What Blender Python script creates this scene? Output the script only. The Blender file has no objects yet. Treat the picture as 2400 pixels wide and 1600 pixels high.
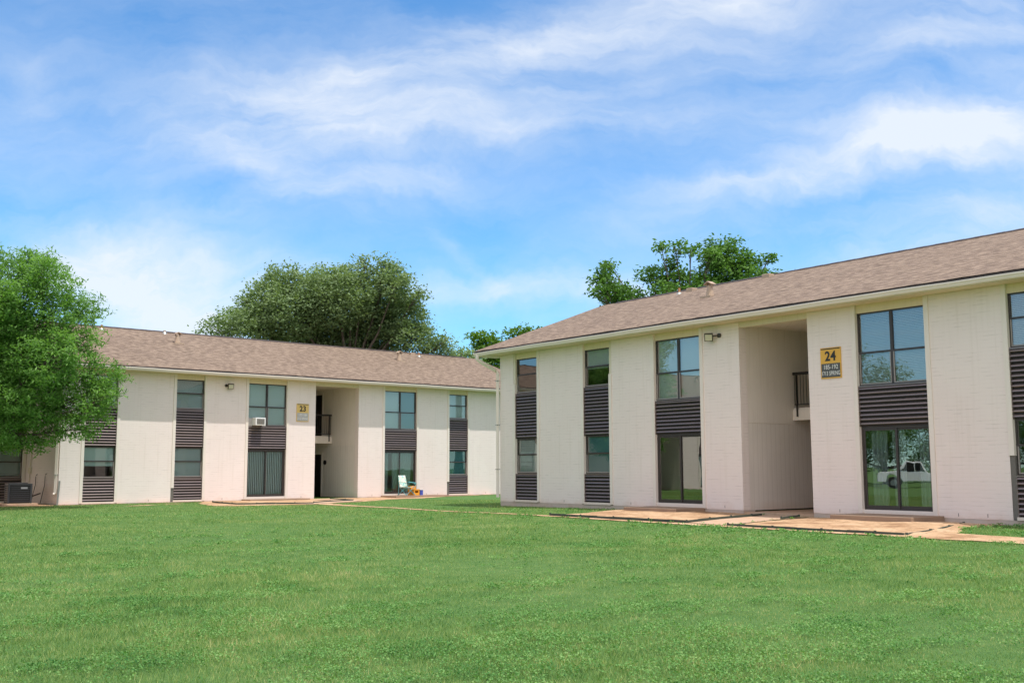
import bpy, math, random
import numpy as np
from mathutils import Vector, Matrix, noise
R = math.radians
rnd = random.Random(7)
rng = np.random.default_rng(11)
SC = bpy.context.scene
C = SC.collection

# ------------------------------------------------------------------ camera
cam = bpy.data.objects.new('camera', bpy.data.cameras.new('camera'))
C.objects.link(cam)
SC.camera = cam
cam.data.sensor_width = 36.0
cam.data.lens = 37.24
cam.data.clip_start = 0.1
cam.data.clip_end = 3000
PITCH, ROLL = 0.1190, -0.0030
_r = Vector((1, 0, 0)); _u = Vector((0, -math.sin(PITCH), math.cos(PITCH))); _f = Vector((0, math.cos(PITCH), math.sin(PITCH)))
_R = _r * math.cos(ROLL) + _u * math.sin(ROLL); _U = _u * math.cos(ROLL) - _r * math.sin(ROLL)
m = Matrix.Identity(4)
for i in range(3):
    m[i][0] = _R[i]; m[i][1] = _U[i]; m[i][2] = -_f[i]
cam.matrix_world = m

# ------------------------------------------------------------------ sun, sky
SUN_EL = R(70.5)
SH = Vector((0.789, -0.616, 0)).normalized()              # horizontal direction towards the sun
sdir = Vector((SH.x * math.cos(SUN_EL), SH.y * math.cos(SUN_EL), math.sin(SUN_EL)))
sun = bpy.data.objects.new('sun', bpy.data.lights.new('sun', 'SUN'))
C.objects.link(sun)
sun.data.energy = 2.05
sun.data.angle = R(0.53)
sun.data.color = (1.0, 0.955, 0.90)
sun.location = (10, -10, 40)
sun.rotation_euler = sdir.to_track_quat('Z', 'Y').to_euler()
SC.view_settings.view_transform = 'Standard'
SC.view_settings.look = 'None'
SC.view_settings.gamma = 1
SC.view_settings.exposure = 1.06
SC.render.engine = 'CYCLES'

world = bpy.data.worlds.new('World')
SC.world = world
world.use_nodes = True
NT = world.node_tree
NT.nodes.clear()

class G:
    """tiny node-graph helper"""
    def __init__(s, nt): s.nt = nt
    def n(s, typ, ins=None, **props):
        nd = s.nt.nodes.new(typ)
        for k, v in props.items(): setattr(nd, k, v)
        for k, v in (ins or {}).items():
            sock = nd.inputs[k]
            if isinstance(v, bpy.types.NodeSocket): s.nt.links.new(v, sock)
            else: sock.default_value = v
        return nd
    def m(s, op, a, b=None, c=None, clamp=False):
        ins = {0: a}
        if b is not None: ins[1] = b
        if c is not None: ins[2] = c
        return s.n('ShaderNodeMath', ins, operation=op, use_clamp=clamp).outputs[0]
    def mix(s, f, a, b, blend='MIX'):
        nd = s.nt.nodes.new('ShaderNodeMix'); nd.data_type = 'RGBA'; nd.blend_type = blend
        for k, v in ((0, f), (6, a), (7, b)):
            if isinstance(v, bpy.types.NodeSocket): s.nt.links.new(v, nd.inputs[k])
            else: nd.inputs[k].default_value = v if k == 0 else (tuple(v) + (1,) if len(v) == 3 else v)
        return nd.outputs[2]
    def ramp(s, f, stops, interp='LINEAR'):
        nd = s.n('ShaderNodeValToRGB', {0: f}); cr = nd.color_ramp; cr.interpolation = interp
        while len(cr.elements) < len(stops): cr.elements.new(0.5)
        for e, (p, c) in zip(cr.elements, stops):
            e.position = p; e.color = tuple(c) + (1,) if len(c) == 3 else c
        return nd.outputs[0]

g = G(NT)
sky = g.n('ShaderNodeTexSky', sky_type='NISHITA', sun_disc=False, sun_elevation=SUN_EL,
          sun_rotation=math.atan2(SH.x, SH.y), altitude=200.0, air_density=1.0, dust_density=0.0, ozone_density=3.0)
tc = g.n('ShaderNodeTexCoord')
sep = g.n('ShaderNodeSeparateXYZ', {0: tc.outputs['Generated']})
dx, dy, dz = sep.outputs
ay = g.m('MAXIMUM', g.m('ABSOLUTE', dy), 0.12)
ca = g.m('DIVIDE', dx, ay); cb = g.m('DIVIDE', dz, ay)       # bearing and height of a direction
vec = g.n('ShaderNodeCombineXYZ', {0: ca, 1: cb}).outputs[0]
w1 = g.n('ShaderNodeTexNoise', {'Vector': vec, 'Scale': 3.2, 'Detail': 6.0, 'Roughness': 0.6})
wv = g.n('ShaderNodeVectorMath', {0: w1.outputs['Color'], 1: (0.5, 0.5, 0.5)}, operation='SUBTRACT').outputs[0]
wv = g.n('ShaderNodeVectorMath', {0: wv, 'Scale': 0.17}, operation='SCALE').outputs[0]
wv2 = g.n('ShaderNodeVectorMath', {0: vec, 1: wv}, operation='ADD').outputs[0]
s2 = g.n('ShaderNodeSeparateXYZ', {0: wv2}); wa, wb = s2.outputs[0], s2.outputs[1]
# cirrus: (bearing, height, half length, half width, tilt, amount)
STREAKS = [
    (0.02, 0.405, 0.27, 0.041, 0.16, 0.67), (0.12, 0.366, 0.2, 0.015, 0.14, 0.27), (-0.16, 0.379, 0.15, 0.017, 0.2, 0.31),
    (-0.2, 0.313, 0.17, 0.051, -0.05, 0.55), (0.03, 0.322, 0.25, 0.022, 0.04, 0.44), (-0.24, 0.278, 0.1, 0.017, -0.35, 0.31),
    (-0.18, 0.258, 0.12, 0.012, 0.18, 0.41), (0.33, 0.287, 0.2, 0.026, 0.22, 0.50), (0.42, 0.322, 0.18, 0.050, 0.25, 0.46),
    (0.24, 0.267, 0.09, 0.01, 0.05, 0.36), (0.4, 0.239, 0.16, 0.014, 0.05, 0.25),
    (-0.33, 0.185, 0.13, 0.045, -0.22, 1.0), (-0.42, 0.19, 0.1, 0.025, -0.1, 0.44), (-0.3, 0.147, 0.08, 0.017, 0.0, 0.44),
    (0.0, 0.179, 0.14, 0.014, 0.0, 0.55), (-0.05, 0.199, 0.06, 0.01, -0.7, 0.23), (0.14, 0.173, 0.11, 0.017, 0.12, 0.41),
    (0.42, 0.208, 0.17, 0.034, 0.2, 0.49), (0.46, 0.44, 0.15, 0.043, 0.05, 0.41), (-0.47, 0.366, 0.025, 0.017, -0.6, 0.2),
    (0.22, 0.475, 0.25, 0.03, 0.18, 0.36), (0.35, 0.387, 0.12, 0.025, 0.3, 0.27), (-0.75, 0.3, 0.2, 0.051, 0.1, 0.62), (0.8, 0.3, 0.25, 0.068, 0.1, 0.62),
]
acc = None
for a0, b0, L, W, th, amt in STREAKS:
    da = g.m('SUBTRACT', wa, a0); db = g.m('SUBTRACT', wb, b0)
    c_, s_ = math.cos(th), math.sin(th)
    p = g.m('ADD', g.m('MULTIPLY', da, c_ / L), g.m('MULTIPLY', db, s_ / L))
    q = g.m('ADD', g.m('MULTIPLY', da, -s_ / W), g.m('MULTIPLY', db, c_ / W))
    r2 = g.m('ADD', g.m('MULTIPLY', p, p), g.m('MULTIPLY', q, q))
    e = g.m('MULTIPLY', g.m('EXPONENT', g.m('MULTIPLY', r2, -1.1)), amt)
    acc = e if acc is None else g.m('ADD', acc, e)
mp = g.n('ShaderNodeMapping', {'Vector': wv2, 'Rotation': (0, 0, R(-14)), 'Scale': (2.0, 7.5, 1)})
fine = g.n('ShaderNodeTexNoise', {'Vector': mp.outputs[0], 'Scale': 2.2, 'Detail': 9.0, 'Roughness': 0.62})
soft = g.n('ShaderNodeTexNoise', {'Vector': wv2, 'Scale': 5.0, 'Detail': 5.0, 'Roughness': 0.55})
f1 = g.m('ADD', g.m('MULTIPLY', fine.outputs[0], 1.7), g.m('MULTIPLY', soft.outputs[0], 0.8))
f1 = g.m('SUBTRACT', f1, 0.50)
cm = g.m('MULTIPLY', acc, f1)
veil = g.m('MULTIPLY', g.m('SUBTRACT', f1, 0.45), 0.30)
cm = g.m('ADD', cm, g.m('MAXIMUM', veil, 0.0))
cm = g.m('MINIMUM', g.m('MAXIMUM', cm, 0.0), 0.88)
CM = cm
SKYS = 0.101
tint = g.mix(1.0, sky.outputs[0], (0.47, 0.80, 0.98), 'MULTIPLY')
high = g.m('MULTIPLY', g.ramp(dz, [(0.52, (0, 0, 0)), (0.75, (1, 1, 1))]), 0.85)   # unseen white veil overhead, added to whiten the sky light
cloudc = g.n('ShaderNodeRGB'); cloudc.outputs[0].default_value = (4.3, 4.55, 4.9, 1)
back = g.m('MULTIPLY', g.ramp(g.m('ADD', g.m('MULTIPLY', dy, -0.5), 0.5), [(0.56, (0, 0, 0)), (0.75, (1, 1, 1))]), 0.85)   # unseen cloud bank behind the camera, added to brighten the shaded fronts
up = g.m('GREATER_THAN', dz, 0.0)
skyc = g.mix(g.m('MULTIPLY', cm, up), tint, cloudc.outputs[0])
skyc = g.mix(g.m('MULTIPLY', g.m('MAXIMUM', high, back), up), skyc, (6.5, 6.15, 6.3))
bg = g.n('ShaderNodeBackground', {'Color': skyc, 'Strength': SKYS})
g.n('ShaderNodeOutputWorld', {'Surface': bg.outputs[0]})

# ------------------------------------------------------------------ helpers
def tag(o, label=None, cat=None, group=None, kind=None):
    if label: o['label'] = label
    if cat: o['category'] = cat
    if group: o['group'] = group
    if kind: o['kind'] = kind
    return o

def empty(name, loc=(0, 0, 0), rz=0):
    o = bpy.data.objects.new(name, None); C.objects.link(o)
    o.location = loc; o.rotation_euler = (0, 0, rz); o.empty_display_size = 0.3
    return o

class MB:
    def __init__(s): s.v = []; s.f = []
    def add(s, vs, fs):
        b = len(s.v); s.v += [tuple(v) for v in vs]; s.f += [tuple(b + i for i in f) for f in fs]; return s
    def box(s, x0, x1, y0, y1, z0, z1):
        return s.add([(x0, y0, z0), (x1, y0, z0), (x1, y1, z0), (x0, y1, z0), (x0, y0, z1), (x1, y0, z1), (x1, y1, z1), (x0, y1, z1)],
                     [(0, 3, 2, 1), (4, 5, 6, 7), (0, 1, 5, 4), (1, 2, 6, 5), (2, 3, 7, 6), (3, 0, 4, 7)])
    def quad(s, *p): return s.add(p, [tuple(range(len(p)))])
    def prism(s, pts, axis, a0, a1):
        """pts: 2-D outline, extruded along axis 'x','y' or 'z' between a0 and a1"""
        def P(p, a): return {'x': (a, p[0], p[1]), 'y': (p[0], a, p[1]), 'z': (p[0], p[1], a)}[axis]
        n = len(pts)
        return s.add([P(p, a0) for p in pts] + [P(p, a1) for p in pts],
                     [tuple(range(n))[::-1], tuple(range(n, 2 * n))] + [(i, (i + 1) % n, n + (i + 1) % n, n + i) for i in range(n)])
    def tube(s, path, rad, n=8, cap=True):
        path = [Vector(p) for p in path]
        rads = rad if isinstance(rad, (list, tuple)) else [rad] * len(path)
        vs = []
        for i, p in enumerate(path):
            d = (path[min(i + 1, len(path) - 1)] - path[max(i - 1, 0)]).normalized()
            a = d.cross(Vector((0, 0, 1)) if abs(d.z) < 0.95 else Vector((1, 0, 0))).normalized(); b = d.cross(a)
            for k in range(n):
                t = 2 * math.pi * k / n
                vs.append(p + (a * math.cos(t) + b * math.sin(t)) * rads[i])
        fs = [(i * n + k, i * n + (k + 1) % n, (i + 1) * n + (k + 1) % n, (i + 1) * n + k) for i in range(len(path) - 1) for k in range(n)]
        if cap: fs += [tuple(range(n))[::-1], tuple((len(path) - 1) * n + k for k in range(n))]
        return s.add(vs, fs)
    def obox(s, c, ax, ay, az, hx, hy, hz):
        c = Vector(c); vs = []
        for k in (-1, 1):
            for i, j in ((-1, -1), (1, -1), (1, 1), (-1, 1)):
                vs.append(c + ax * i * hx + ay * j * hy + az * k * hz)
        return s.add(vs, [(0, 3, 2, 1), (4, 5, 6, 7), (0, 1, 5, 4), (1, 2, 6, 5), (2, 3, 7, 6), (3, 0, 4, 7)])
    def build(s, name, mat, parent=None, smooth=False, bevel=0, loc=None):
        me = bpy.data.meshes.new(name); me.from_pydata(s.v, [], s.f); me.materials.append(mat); me.update()
        if smooth: me.polygons.foreach_set('use_smooth', [True] * len(me.polygons))
        o = bpy.data.objects.new(name, me); C.objects.link(o); o.parent = parent
        if loc: o.location = loc
        if bevel:
            b = o.modifiers.new('bevel', 'BEVEL'); b.width = bevel; b.segments = 2; b.limit_method = 'ANGLE'
        return o

def npmesh(name, V, F, mat, parent=None, smooth=False):
    """V (n,3), F (m,k) arrays"""
    me = bpy.data.meshes.new(name)
    k = F.shape[1]
    me.vertices.add(len(V)); me.vertices.foreach_set('co', np.ascontiguousarray(V, np.float32).ravel())
    me.loops.add(F.size); me.loops.foreach_set('vertex_index', np.ascontiguousarray(F, np.int32).ravel())
    me.polygons.add(len(F)); me.polygons.foreach_set('loop_start', np.arange(0, F.size, k, dtype=np.int32))
    me.polygons.foreach_set('loop_total', np.full(len(F), k, np.int32))
    if smooth: me.polygons.foreach_set('use_smooth', np.ones(len(F), bool))
    me.materials.append(mat); me.update(calc_edges=True); me.validate()
    o = bpy.data.objects.new(name, me); C.objects.link(o); o.parent = parent
    return o

def text_mesh(txt, size, bold=0.0, sx=1.0):
    cu = bpy.data.curves.new('t', 'FONT'); cu.body = txt; cu.size = size; cu.align_x = 'CENTER'; cu.align_y = 'CENTER'
    cu.offset = bold; cu.extrude = 0.002; cu.resolution_u = 4; cu.space_character = 1.06
    o = bpy.data.objects.new('t', cu); C.objects.link(o)
    bpy.context.view_layer.update()
    dg = bpy.context.evaluated_depsgraph_get()
    me = bpy.data.meshes.new_from_object(o.evaluated_get(dg))
    C.objects.unlink(o); bpy.data.objects.remove(o)
    me.transform(Matrix.Diagonal((sx, 1, 1, 1)))
    return me

# ------------------------------------------------------------------ materials
def newmat(name):
    mt = bpy.data.materials.new(name); mt.use_nodes = True; mt.node_tree.nodes.clear()
    return mt, G(mt.node_tree)

def finish(g, color, rough=0.7, bump=None, bstr=0.3, bdist=0.01, spec=0.5, metal=0.0, **kw):
    ins = {'Base Color': color if isinstance(color, bpy.types.NodeSocket) else tuple(color) + (1,), 'Roughness': rough, 'Metallic': metal, 'Specular IOR Level': spec}
    ins.update(kw)
    if bump is not None:
        ins['Normal'] = g.n('ShaderNodeBump', {'Height': bump, 'Strength': bstr, 'Distance': bdist}).outputs[0]
    p = g.n('ShaderNodeBsdfPrincipled', ins)
    g.n('ShaderNodeOutputMaterial', {'Surface': p.outputs[0]})
    return p

def objco(g): return g.n('ShaderNodeTexCoord').outputs['Object']
def nz(g, v, sc, det=4, ro=0.55): return g.n('ShaderNodeTexNoise', {'Vector': v, 'Scale': sc, 'Detail': float(det), 'Roughness': ro}).outputs[0]

def mat_simple(name, col, rough=0.6, var=0.12, sc=6.0, metal=0.0, spec=0.5, bstr=0.15):
    mt, g = newmat(name); v = objco(g)
    n1 = nz(g, v, sc); n2 = nz(g, v, sc * 7, 3)
    f = g.m('ADD', g.m('MULTIPLY', n1, 0.7), g.m('MULTIPLY', n2, 0.3))
    c = g.mix(f, tuple(x * (1 - var) for x in col), tuple(min(1, x * (1 + var)) for x in col))
    finish(g, c, rough, n2, bstr, 0.004, spec, metal)
    return mt

def wallcoord(g):
    v = objco(g); sp = g.n('ShaderNodeSeparateXYZ', {0: v})
    xy = g.m('ADD', sp.outputs[0], sp.outputs[1])
    return v, sp, g.n('ShaderNodeCombineXYZ', {0: xy, 1: sp.outputs[2]}).outputs[0]

def mat_brick():
    mt, g = newmat('painted_brick'); v, sp, uv = wallcoord(g)
    wob = nz(g, v, 2.3, 3)
    uvw = g.n('ShaderNodeVectorMath', {0: uv, 1: g.n('ShaderNodeCombineXYZ', {1: g.m('MULTIPLY', wob, 0.02)}).outputs[0]}, operation='ADD').outputs[0]
    def brick(c1, c2, mo, ms):
        return g.n('ShaderNodeTexBrick', {'Vector': uvw, 'Color1': c1, 'Color2': c2, 'Mortar': mo, 'Scale': 1.0, 'Mortar Size': ms,
                   'Mortar Smooth': 0.35, 'Brick Width': 0.305, 'Row Height': 0.0915, 'Bias': 0.0})
    b = brick((1, 1, 1, 1), (0.86, 0.86, 0.86, 1), (0, 0, 0, 1), 0.0075)
    mapn = g.n('ShaderNodeMapping', {'Vector': uv, 'Scale': (1.5, 11, 1)}).outputs[0]
    streak = nz(g, mapn, 1.6, 6, 0.62)
    big = nz(g, v, 0.45, 4)
    base = g.mix(big, (0.77, 0.67, 0.62), (0.83, 0.745, 0.705))
    rowf = g.m('ABSOLUTE', g.m('SUBTRACT', g.m('FRACT', g.m('DIVIDE', g.n('ShaderNodeSeparateXYZ', {0: uvw}).outputs[1], 0.0915)), 0.5))
    rowl = g.ramp(rowf, [(0.38, (0, 0, 0)), (0.47, (1, 1, 1))])
    base = g.mix(g.m('MULTIPLY', b.outputs['Fac'], 0.02), base, (0.42, 0.36, 0.31))
    # a course here and there whose mortar joint has opened: thin dark broken lines
    mk = g.m('MULTIPLY', rowl, g.ramp(streak, [(0.50, (0, 0, 0)), (0.66, (1, 1, 1))]))
    base = g.mix(g.m('MULTIPLY', mk, 0.42), base, (0.30, 0.245, 0.20))
    spots = nz(g, v, 9.0, 4, 0.7)
    base = g.mix(g.m('MULTIPLY', g.ramp(spots, [(0.66, (0, 0, 0)), (0.74, (1, 1, 1))]), 0.16), base, (0.45, 0.36, 0.28))
    # rain streaks run down from the eaves, old paint repairs
    rs = nz(g, g.n('ShaderNodeMapping', {'Vector': uv, 'Scale': (9.0, 0.35, 1)}).outputs[0], 1.0, 5, 0.6)
    rs = g.m('MULTIPLY', g.ramp(rs, [(0.52, (0, 0, 0)), (0.72, (1, 1, 1))]), g.ramp(sp.outputs[2], [(0.0, (0.15, 0.15, 0.15)), (1.0, (1, 1, 1))]))
    base = g.mix(g.m('MULTIPLY', rs, 0.16), base, (0.50, 0.42, 0.32))
    pat = g.ramp(nz(g, v, 0.8, 2, 0.3), [(0.58, (0, 0, 0)), (0.60, (1, 1, 1))])
    base = g.mix(g.m('MULTIPLY', pat, 0.10), base, (0.86, 0.80, 0.72))
    # red soil splashed up the bottom courses
    h = g.m('ADD', sp.outputs[2], g.m('MULTIPLY', nz(g, v, 1.8, 5, 0.6), -0.75))
    spl = g.ramp(g.m('ADD', g.m('MULTIPLY', h, 1.0), 0.75), [(0.05, (1, 1, 1)), (0.42, (0, 0, 0))])
    base = g.mix(g.m('MULTIPLY', spl, 0.45), base, (0.56, 0.36, 0.235))
    bump = g.m('ADD', g.m('MULTIPLY', b.outputs[0], 0.10), g.m('SUBTRACT', g.m('MULTIPLY', streak, 0.6), g.m('MULTIPLY', rowl, 0.3)))
    finish(g, base, 0.62, bump, 0.34, 0.010, 0.3)
    return mt

def mat_cream(name='cream_paint', col=(0.70, 0.63, 0.50), grooves=False):
    mt, g = newmat(name); v, sp, uv = wallcoord(g)
    n1 = nz(g, v, 1.3, 4); n2 = nz(g, v, 26, 4)
    c = g.mix(n1, tuple(x * 0.92 for x in col), tuple(min(1, x * 1.05) for x in col))
    mp = g.n('ShaderNodeMapping', {'Vector': uv, 'Scale': (14, 0.7, 1)}).outputs[0]
    st = nz(g, mp, 1.0, 5)
    c = g.mix(g.m('MULTIPLY', g.ramp(st, [(0.52, (0, 0, 0)), (0.75, (1, 1, 1))]), 0.22), c, (0.44, 0.36, 0.27))
    h = g.m('ADD', sp.outputs[2], g.m('MULTIPLY', n1, -0.7))
    spl = g.ramp(g.m('ADD', h, 0.72), [(0.1, (1, 1, 1)), (0.5, (0, 0, 0))])
    c = g.mix(g.m('MULTIPLY', spl, 0.4), c, (0.55, 0.37, 0.25))
    bump = n2
    if grooves:
        w = g.n('ShaderNodeTexWave', {'Vector': uv, 'Scale': 1.55, 'Distortion': 0.0}, wave_type='BANDS', bands_direction='X').outputs[0]
        gr = g.ramp(w, [(0.0, (0, 0, 0)), (0.10, (1, 1, 1))])
        c = g.mix(g.m('MULTIPLY', g.m('SUBTRACT', 1.0, gr), 0.14), c, (0.3, 0.26, 0.2))
        bump = g.m('ADD', gr, g.m('MULTIPLY', n2, 0.2))
    finish(g, c, 0.55, bump, 0.25, 0.008, 0.35)
    return mt

def mat_shingle():
    mt, g = newmat('asphalt_shingle'); v = objco(g); sp = g.n('ShaderNodeSeparateXYZ', {0: v})
    y = g.m('ABSOLUTE', g.m('SUBTRACT', sp.outputs[1], 5.8))
    uv = g.n('ShaderNodeCombineXYZ', {0: sp.outputs[0], 1: g.m('MULTIPLY', y, 1.062)}).outputs[0]
    wob = g.n('ShaderNodeVectorMath', {0: uv, 1: g.n('ShaderNodeCombineXYZ', {1: g.m('MULTIPLY', nz(g, v, 1.4, 3), 0.10)}).outputs[0]}, operation='ADD').outputs[0]
    b = g.n('ShaderNodeTexBrick', {'Vector': wob, 'Color1': (0, 0, 0, 1), 'Color2': (1, 1, 1, 1), 'Mortar': (0.1, 0.1, 0.1, 1), 'Scale': 1.0,
            'Mortar Size': 0.009, 'Mortar Smooth': 0.4, 'Brick Width': 0.29, 'Row Height': 0.145, 'Bias': 0.0}, offset=0.37)
    b2 = g.n('ShaderNodeTexBrick', {'Vector': wob, 'Color1': (0, 0, 0, 1), 'Color2': (1, 1, 1, 1), 'Mortar': (0.5, 0.5, 0.5, 1), 'Scale': 1.0,
            'Mortar Size': 0.0, 'Brick Width': 0.47, 'Row Height': 0.145, 'Bias': 0.0}, offset=0.61)
    tabs = g.m('ADD', g.m('MULTIPLY', b.outputs[0], 0.55), g.m('MULTIPLY', b2.outputs[0], 0.45))
    gran = nz(g, v, 60, 4, 0.7); big = nz(g, v, 0.5, 5, 0.6)
    c = g.ramp(tabs, [(0.0, (0.075, 0.05, 0.037)), (0.35, (0.145, 0.10, 0.075)), (0.65, (0.19, 0.137, 0.098)), (1.0, (0.27, 0.203, 0.145))])
    c = g.mix(g.m('MULTIPLY', b.outputs['Fac'], 0.75), c, (0.085, 0.058, 0.045))
    c = g.mix(g.m('MULTIPLY', g.ramp(big, [(0.38, (0, 0, 0)), (0.7, (1, 1, 1))]), 0.3), c, (0.36, 0.27, 0.20))
    rip = nz(g, g.n('ShaderNodeMapping', {'Vector': wob, 'Scale': (1.5, 3.6, 1), 'Rotation': (0, 0, 0.25)}).outputs[0], 2.1, 5, 0.68)
    c = g.mix(g.ramp(rip, [(0.40, (0.95, 0.95, 0.95)), (0.5, (0, 0, 0))]), c, (0.095, 0.065, 0.048))
    c = g.mix(g.ramp(rip, [(0.5, (0, 0, 0)), (0.60, (0.9, 0.9, 0.9))]), c, (0.31, 0.235, 0.175))
    c = g.mix(0.30, c, g.ramp(gran, [(0.3, (0.08, 0.056, 0.04)), (0.7, (0.36, 0.28, 0.21))]))
    # butt edge of each course
    fr = g.m('FRACT', g.m('DIVIDE', g.n('ShaderNodeSeparateXYZ', {0: wob}).outputs[1], 0.145))
    hgt = g.m('ADD', g.m('MULTIPLY', fr, 1.0), g.m('ADD', g.m('MULTIPLY', tabs, 0.7), g.m('MULTIPLY', gran, 0.35)))
    finish(g, c, 0.9, hgt, 0.8, 0.012, 0.2)
    return mt

def mat_glass(name, tint, refl, wav=0.025):
    mt, g = newmat(name); v = objco(g)
    nn = nz(g, v, 1.6, 2, 0.4)
    bp = g.n('ShaderNodeBump', {'Height': nn, 'Strength': wav, 'Distance': 0.03}).outputs[0]
    fr = g.n('ShaderNodeFresnel', {'IOR': 1.5, 'Normal': bp}).outputs[0]
    fac = g.m('ADD', g.m('MULTIPLY', fr, 1.3), refl, clamp=True)
    tr = g.n('ShaderNodeBsdfTransparent', {'Color': tuple(tint) + (1,)})
    gl = g.n('ShaderNodeBsdfGlossy', {'Color': (0.90, 0.88, 0.85, 1), 'Roughness': 0.004, 'Normal': bp})
    mx = g.n('ShaderNodeMixShader', {0: fac, 1: tr.outputs[0], 2: gl.outputs[0]})
    g.n('ShaderNodeOutputMaterial', {'Surface': mx.outputs[0]})
    return mt

def mat_leaf(name, c_lo, c_hi, clump=0.8, trans=0.35):
    mt, g = newmat(name)
    geo = g.n('ShaderNodeNewGeometry'); v = objco(g)
    r1 = geo.outputs['Random Per Island']; cl = nz(g, v, clump, 3)
    f = g.m('ADD', g.m('MULTIPLY', r1, 0.55), g.m('MULTIPLY', g.ramp(cl, [(0.35, (0, 0, 0)), (0.65, (1, 1, 1))]), 0.45))
    c = g.mix(f, c_lo, c_hi)
    p = g.n('ShaderNodeBsdfPrincipled', {'Base Color': c, 'Roughness': 0.6, 'Specular IOR Level': 0.18})
    t = g.n('ShaderNodeBsdfTranslucent', {'Color': g.mix(1.0, c, (1.25, 1.35, 0.6), 'MULTIPLY')})
    mx = g.n('ShaderNodeMixShader', {0: trans, 1: p.outputs[0], 2: t.outputs[0]})
    g.n('ShaderNodeOutputMaterial', {'Surface': mx.outputs[0]})
    return mt

def mat_bark():
    mt, g = newmat('bark'); v = objco(g)
    mp = g.n('ShaderNodeMapping', {'Vector': v, 'Scale': (7, 7, 1.4)}).outputs[0]
    n = nz(g, mp, 2.0, 6, 0.65)
    finish(g, g.ramp(n, [(0.3, (0.05, 0.038, 0.03)), (0.7, (0.19, 0.155, 0.125))]), 0.9, n, 0.7, 0.03, 0.2)
    return mt

def mat_soil():
    mt, g = newmat('red_sand'); v = g.n('ShaderNodeNewGeometry').outputs['Position']
    a = nz(g, v, 0.9, 6, 0.65); b = nz(g, v, 7, 5, 0.6); d = nz(g, v, 45, 4, 0.7)
    c = g.ramp(a, [(0.32, (0.27, 0.155, 0.085)), (0.44, (0.45, 0.285, 0.165)), (0.56, (0.58, 0.395, 0.24)), (0.7, (0.66, 0.47, 0.31))])
    c = g.mix(g.m('MULTIPLY', g.ramp(b, [(0.52, (0, 0, 0)), (0.64, (1, 1, 1))]), 0.7), c, (0.27, 0.15, 0.085))
    c = g.mix(g.m('MULTIPLY', g.ramp(d, [(0.62, (0, 0, 0)), (0.72, (1, 1, 1))]), 0.5), c, (0.20, 0.12, 0.07))
    finish(g, c, 0.95, g.m('ADD', b, g.m('MULTIPLY', d, 0.4)), 0.9, 0.06, 0.1)
    return mt

def mat_concrete(name='concrete', dust=0.9, col=(0.43, 0.34, 0.265)):
    mt, g = newmat(name); v = g.n('ShaderNodeNewGeometry').outputs['Position']
    a = nz(g, v, 1.6, 6, 0.62); b = nz(g, v, 30, 4, 0.6)
    c = g.mix(b, tuple(x * 0.88 for x in col), tuple(x * 1.08 for x in col))
    c = g.mix(g.m('MULTIPLY', g.ramp(a, [(0.25, (0, 0, 0)), (0.55, (1, 1, 1))]), dust), c, (0.50, 0.33, 0.215))
    e = nz(g, v, 5.0, 5, 0.7)
    c = g.mix(g.m('MULTIPLY', g.ramp(e, [(0.52, (0, 0, 0)), (0.62, (1, 1, 1))]), dust * 0.5), c, (0.33, 0.20, 0.12))
    finish(g, c, 0.85, b, 0.25, 0.006, 0.25)
    return mt

def mat_lawn():
    mt, g = newmat('lawn_soil_and_thatch'); v = g.n('ShaderNodeNewGeometry').outputs['Position']
    a = nz(g, v, 0.35, 5, 0.6); b = nz(g, v, 3.0, 5, 0.6); d = nz(g, v, 40, 4, 0.7)
    c = g.ramp(d, [(0.3, (0.055, 0.115, 0.032)), (0.55, (0.10, 0.20, 0.055)), (0.75, (0.16, 0.26, 0.085))])
    c = g.mix(g.m('MULTIPLY', g.ramp(b, [(0.45, (0, 0, 0)), (0.7, (1, 1, 1))]), 0.45), c, (0.16, 0.24, 0.075))
    c = g.mix(g.m('MULTIPLY', g.ramp(a, [(0.4, (0, 0, 0)), (0.65, (1, 1, 1))]), 0.35), c, (0.075, 0.18, 0.05))
    finish(g, c, 0.9, g.m('ADD', b, d), 0.8, 0.04, 0.1)
    return mt

def mat_grass(name, stops):
    mt, g = newmat(name); geo = g.n('ShaderNodeNewGeometry'); v = geo.outputs['Position']
    a = nz(g, v, 0.28, 5, 0.6); b = nz(g, v, 2.2, 4, 0.6)
    e = nz(g, v, 0.75, 5, 0.6)
    f = g.m('ADD', g.m('MULTIPLY', geo.outputs['Random Per Island'], 0.72), g.m('ADD', g.m('MULTIPLY', a, 0.60), g.m('ADD', g.m('MULTIPLY', b, 0.95), g.m('MULTIPLY', e, 0.85))))
    f = g.m('SUBTRACT', f, 1.06)
    c = g.ramp(f, stops)
    p = g.n('ShaderNodeBsdfPrincipled', {'Base Color': c, 'Roughness': 0.7, 'Specular IOR Level': 0.12})
    t = g.n('ShaderNodeBsdfTranslucent', {'Color': g.mix(1.0, c, (1.2, 1.3, 0.6), 'MULTIPLY')})
    mx = g.n('ShaderNodeMixShader', {0: 0.3, 1: p.outputs[0], 2: t.outputs[0]})
    g.n('ShaderNodeOutputMaterial', {'Surface': mx.outputs[0]})
    return mt

def mat_plain(name, col, rough=0.5, metal=0.0, spec=0.5, **kw):
    mt, g = newmat(name); finish(g, col, rough, None, spec=spec, metal=metal, **kw); return mt

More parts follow.
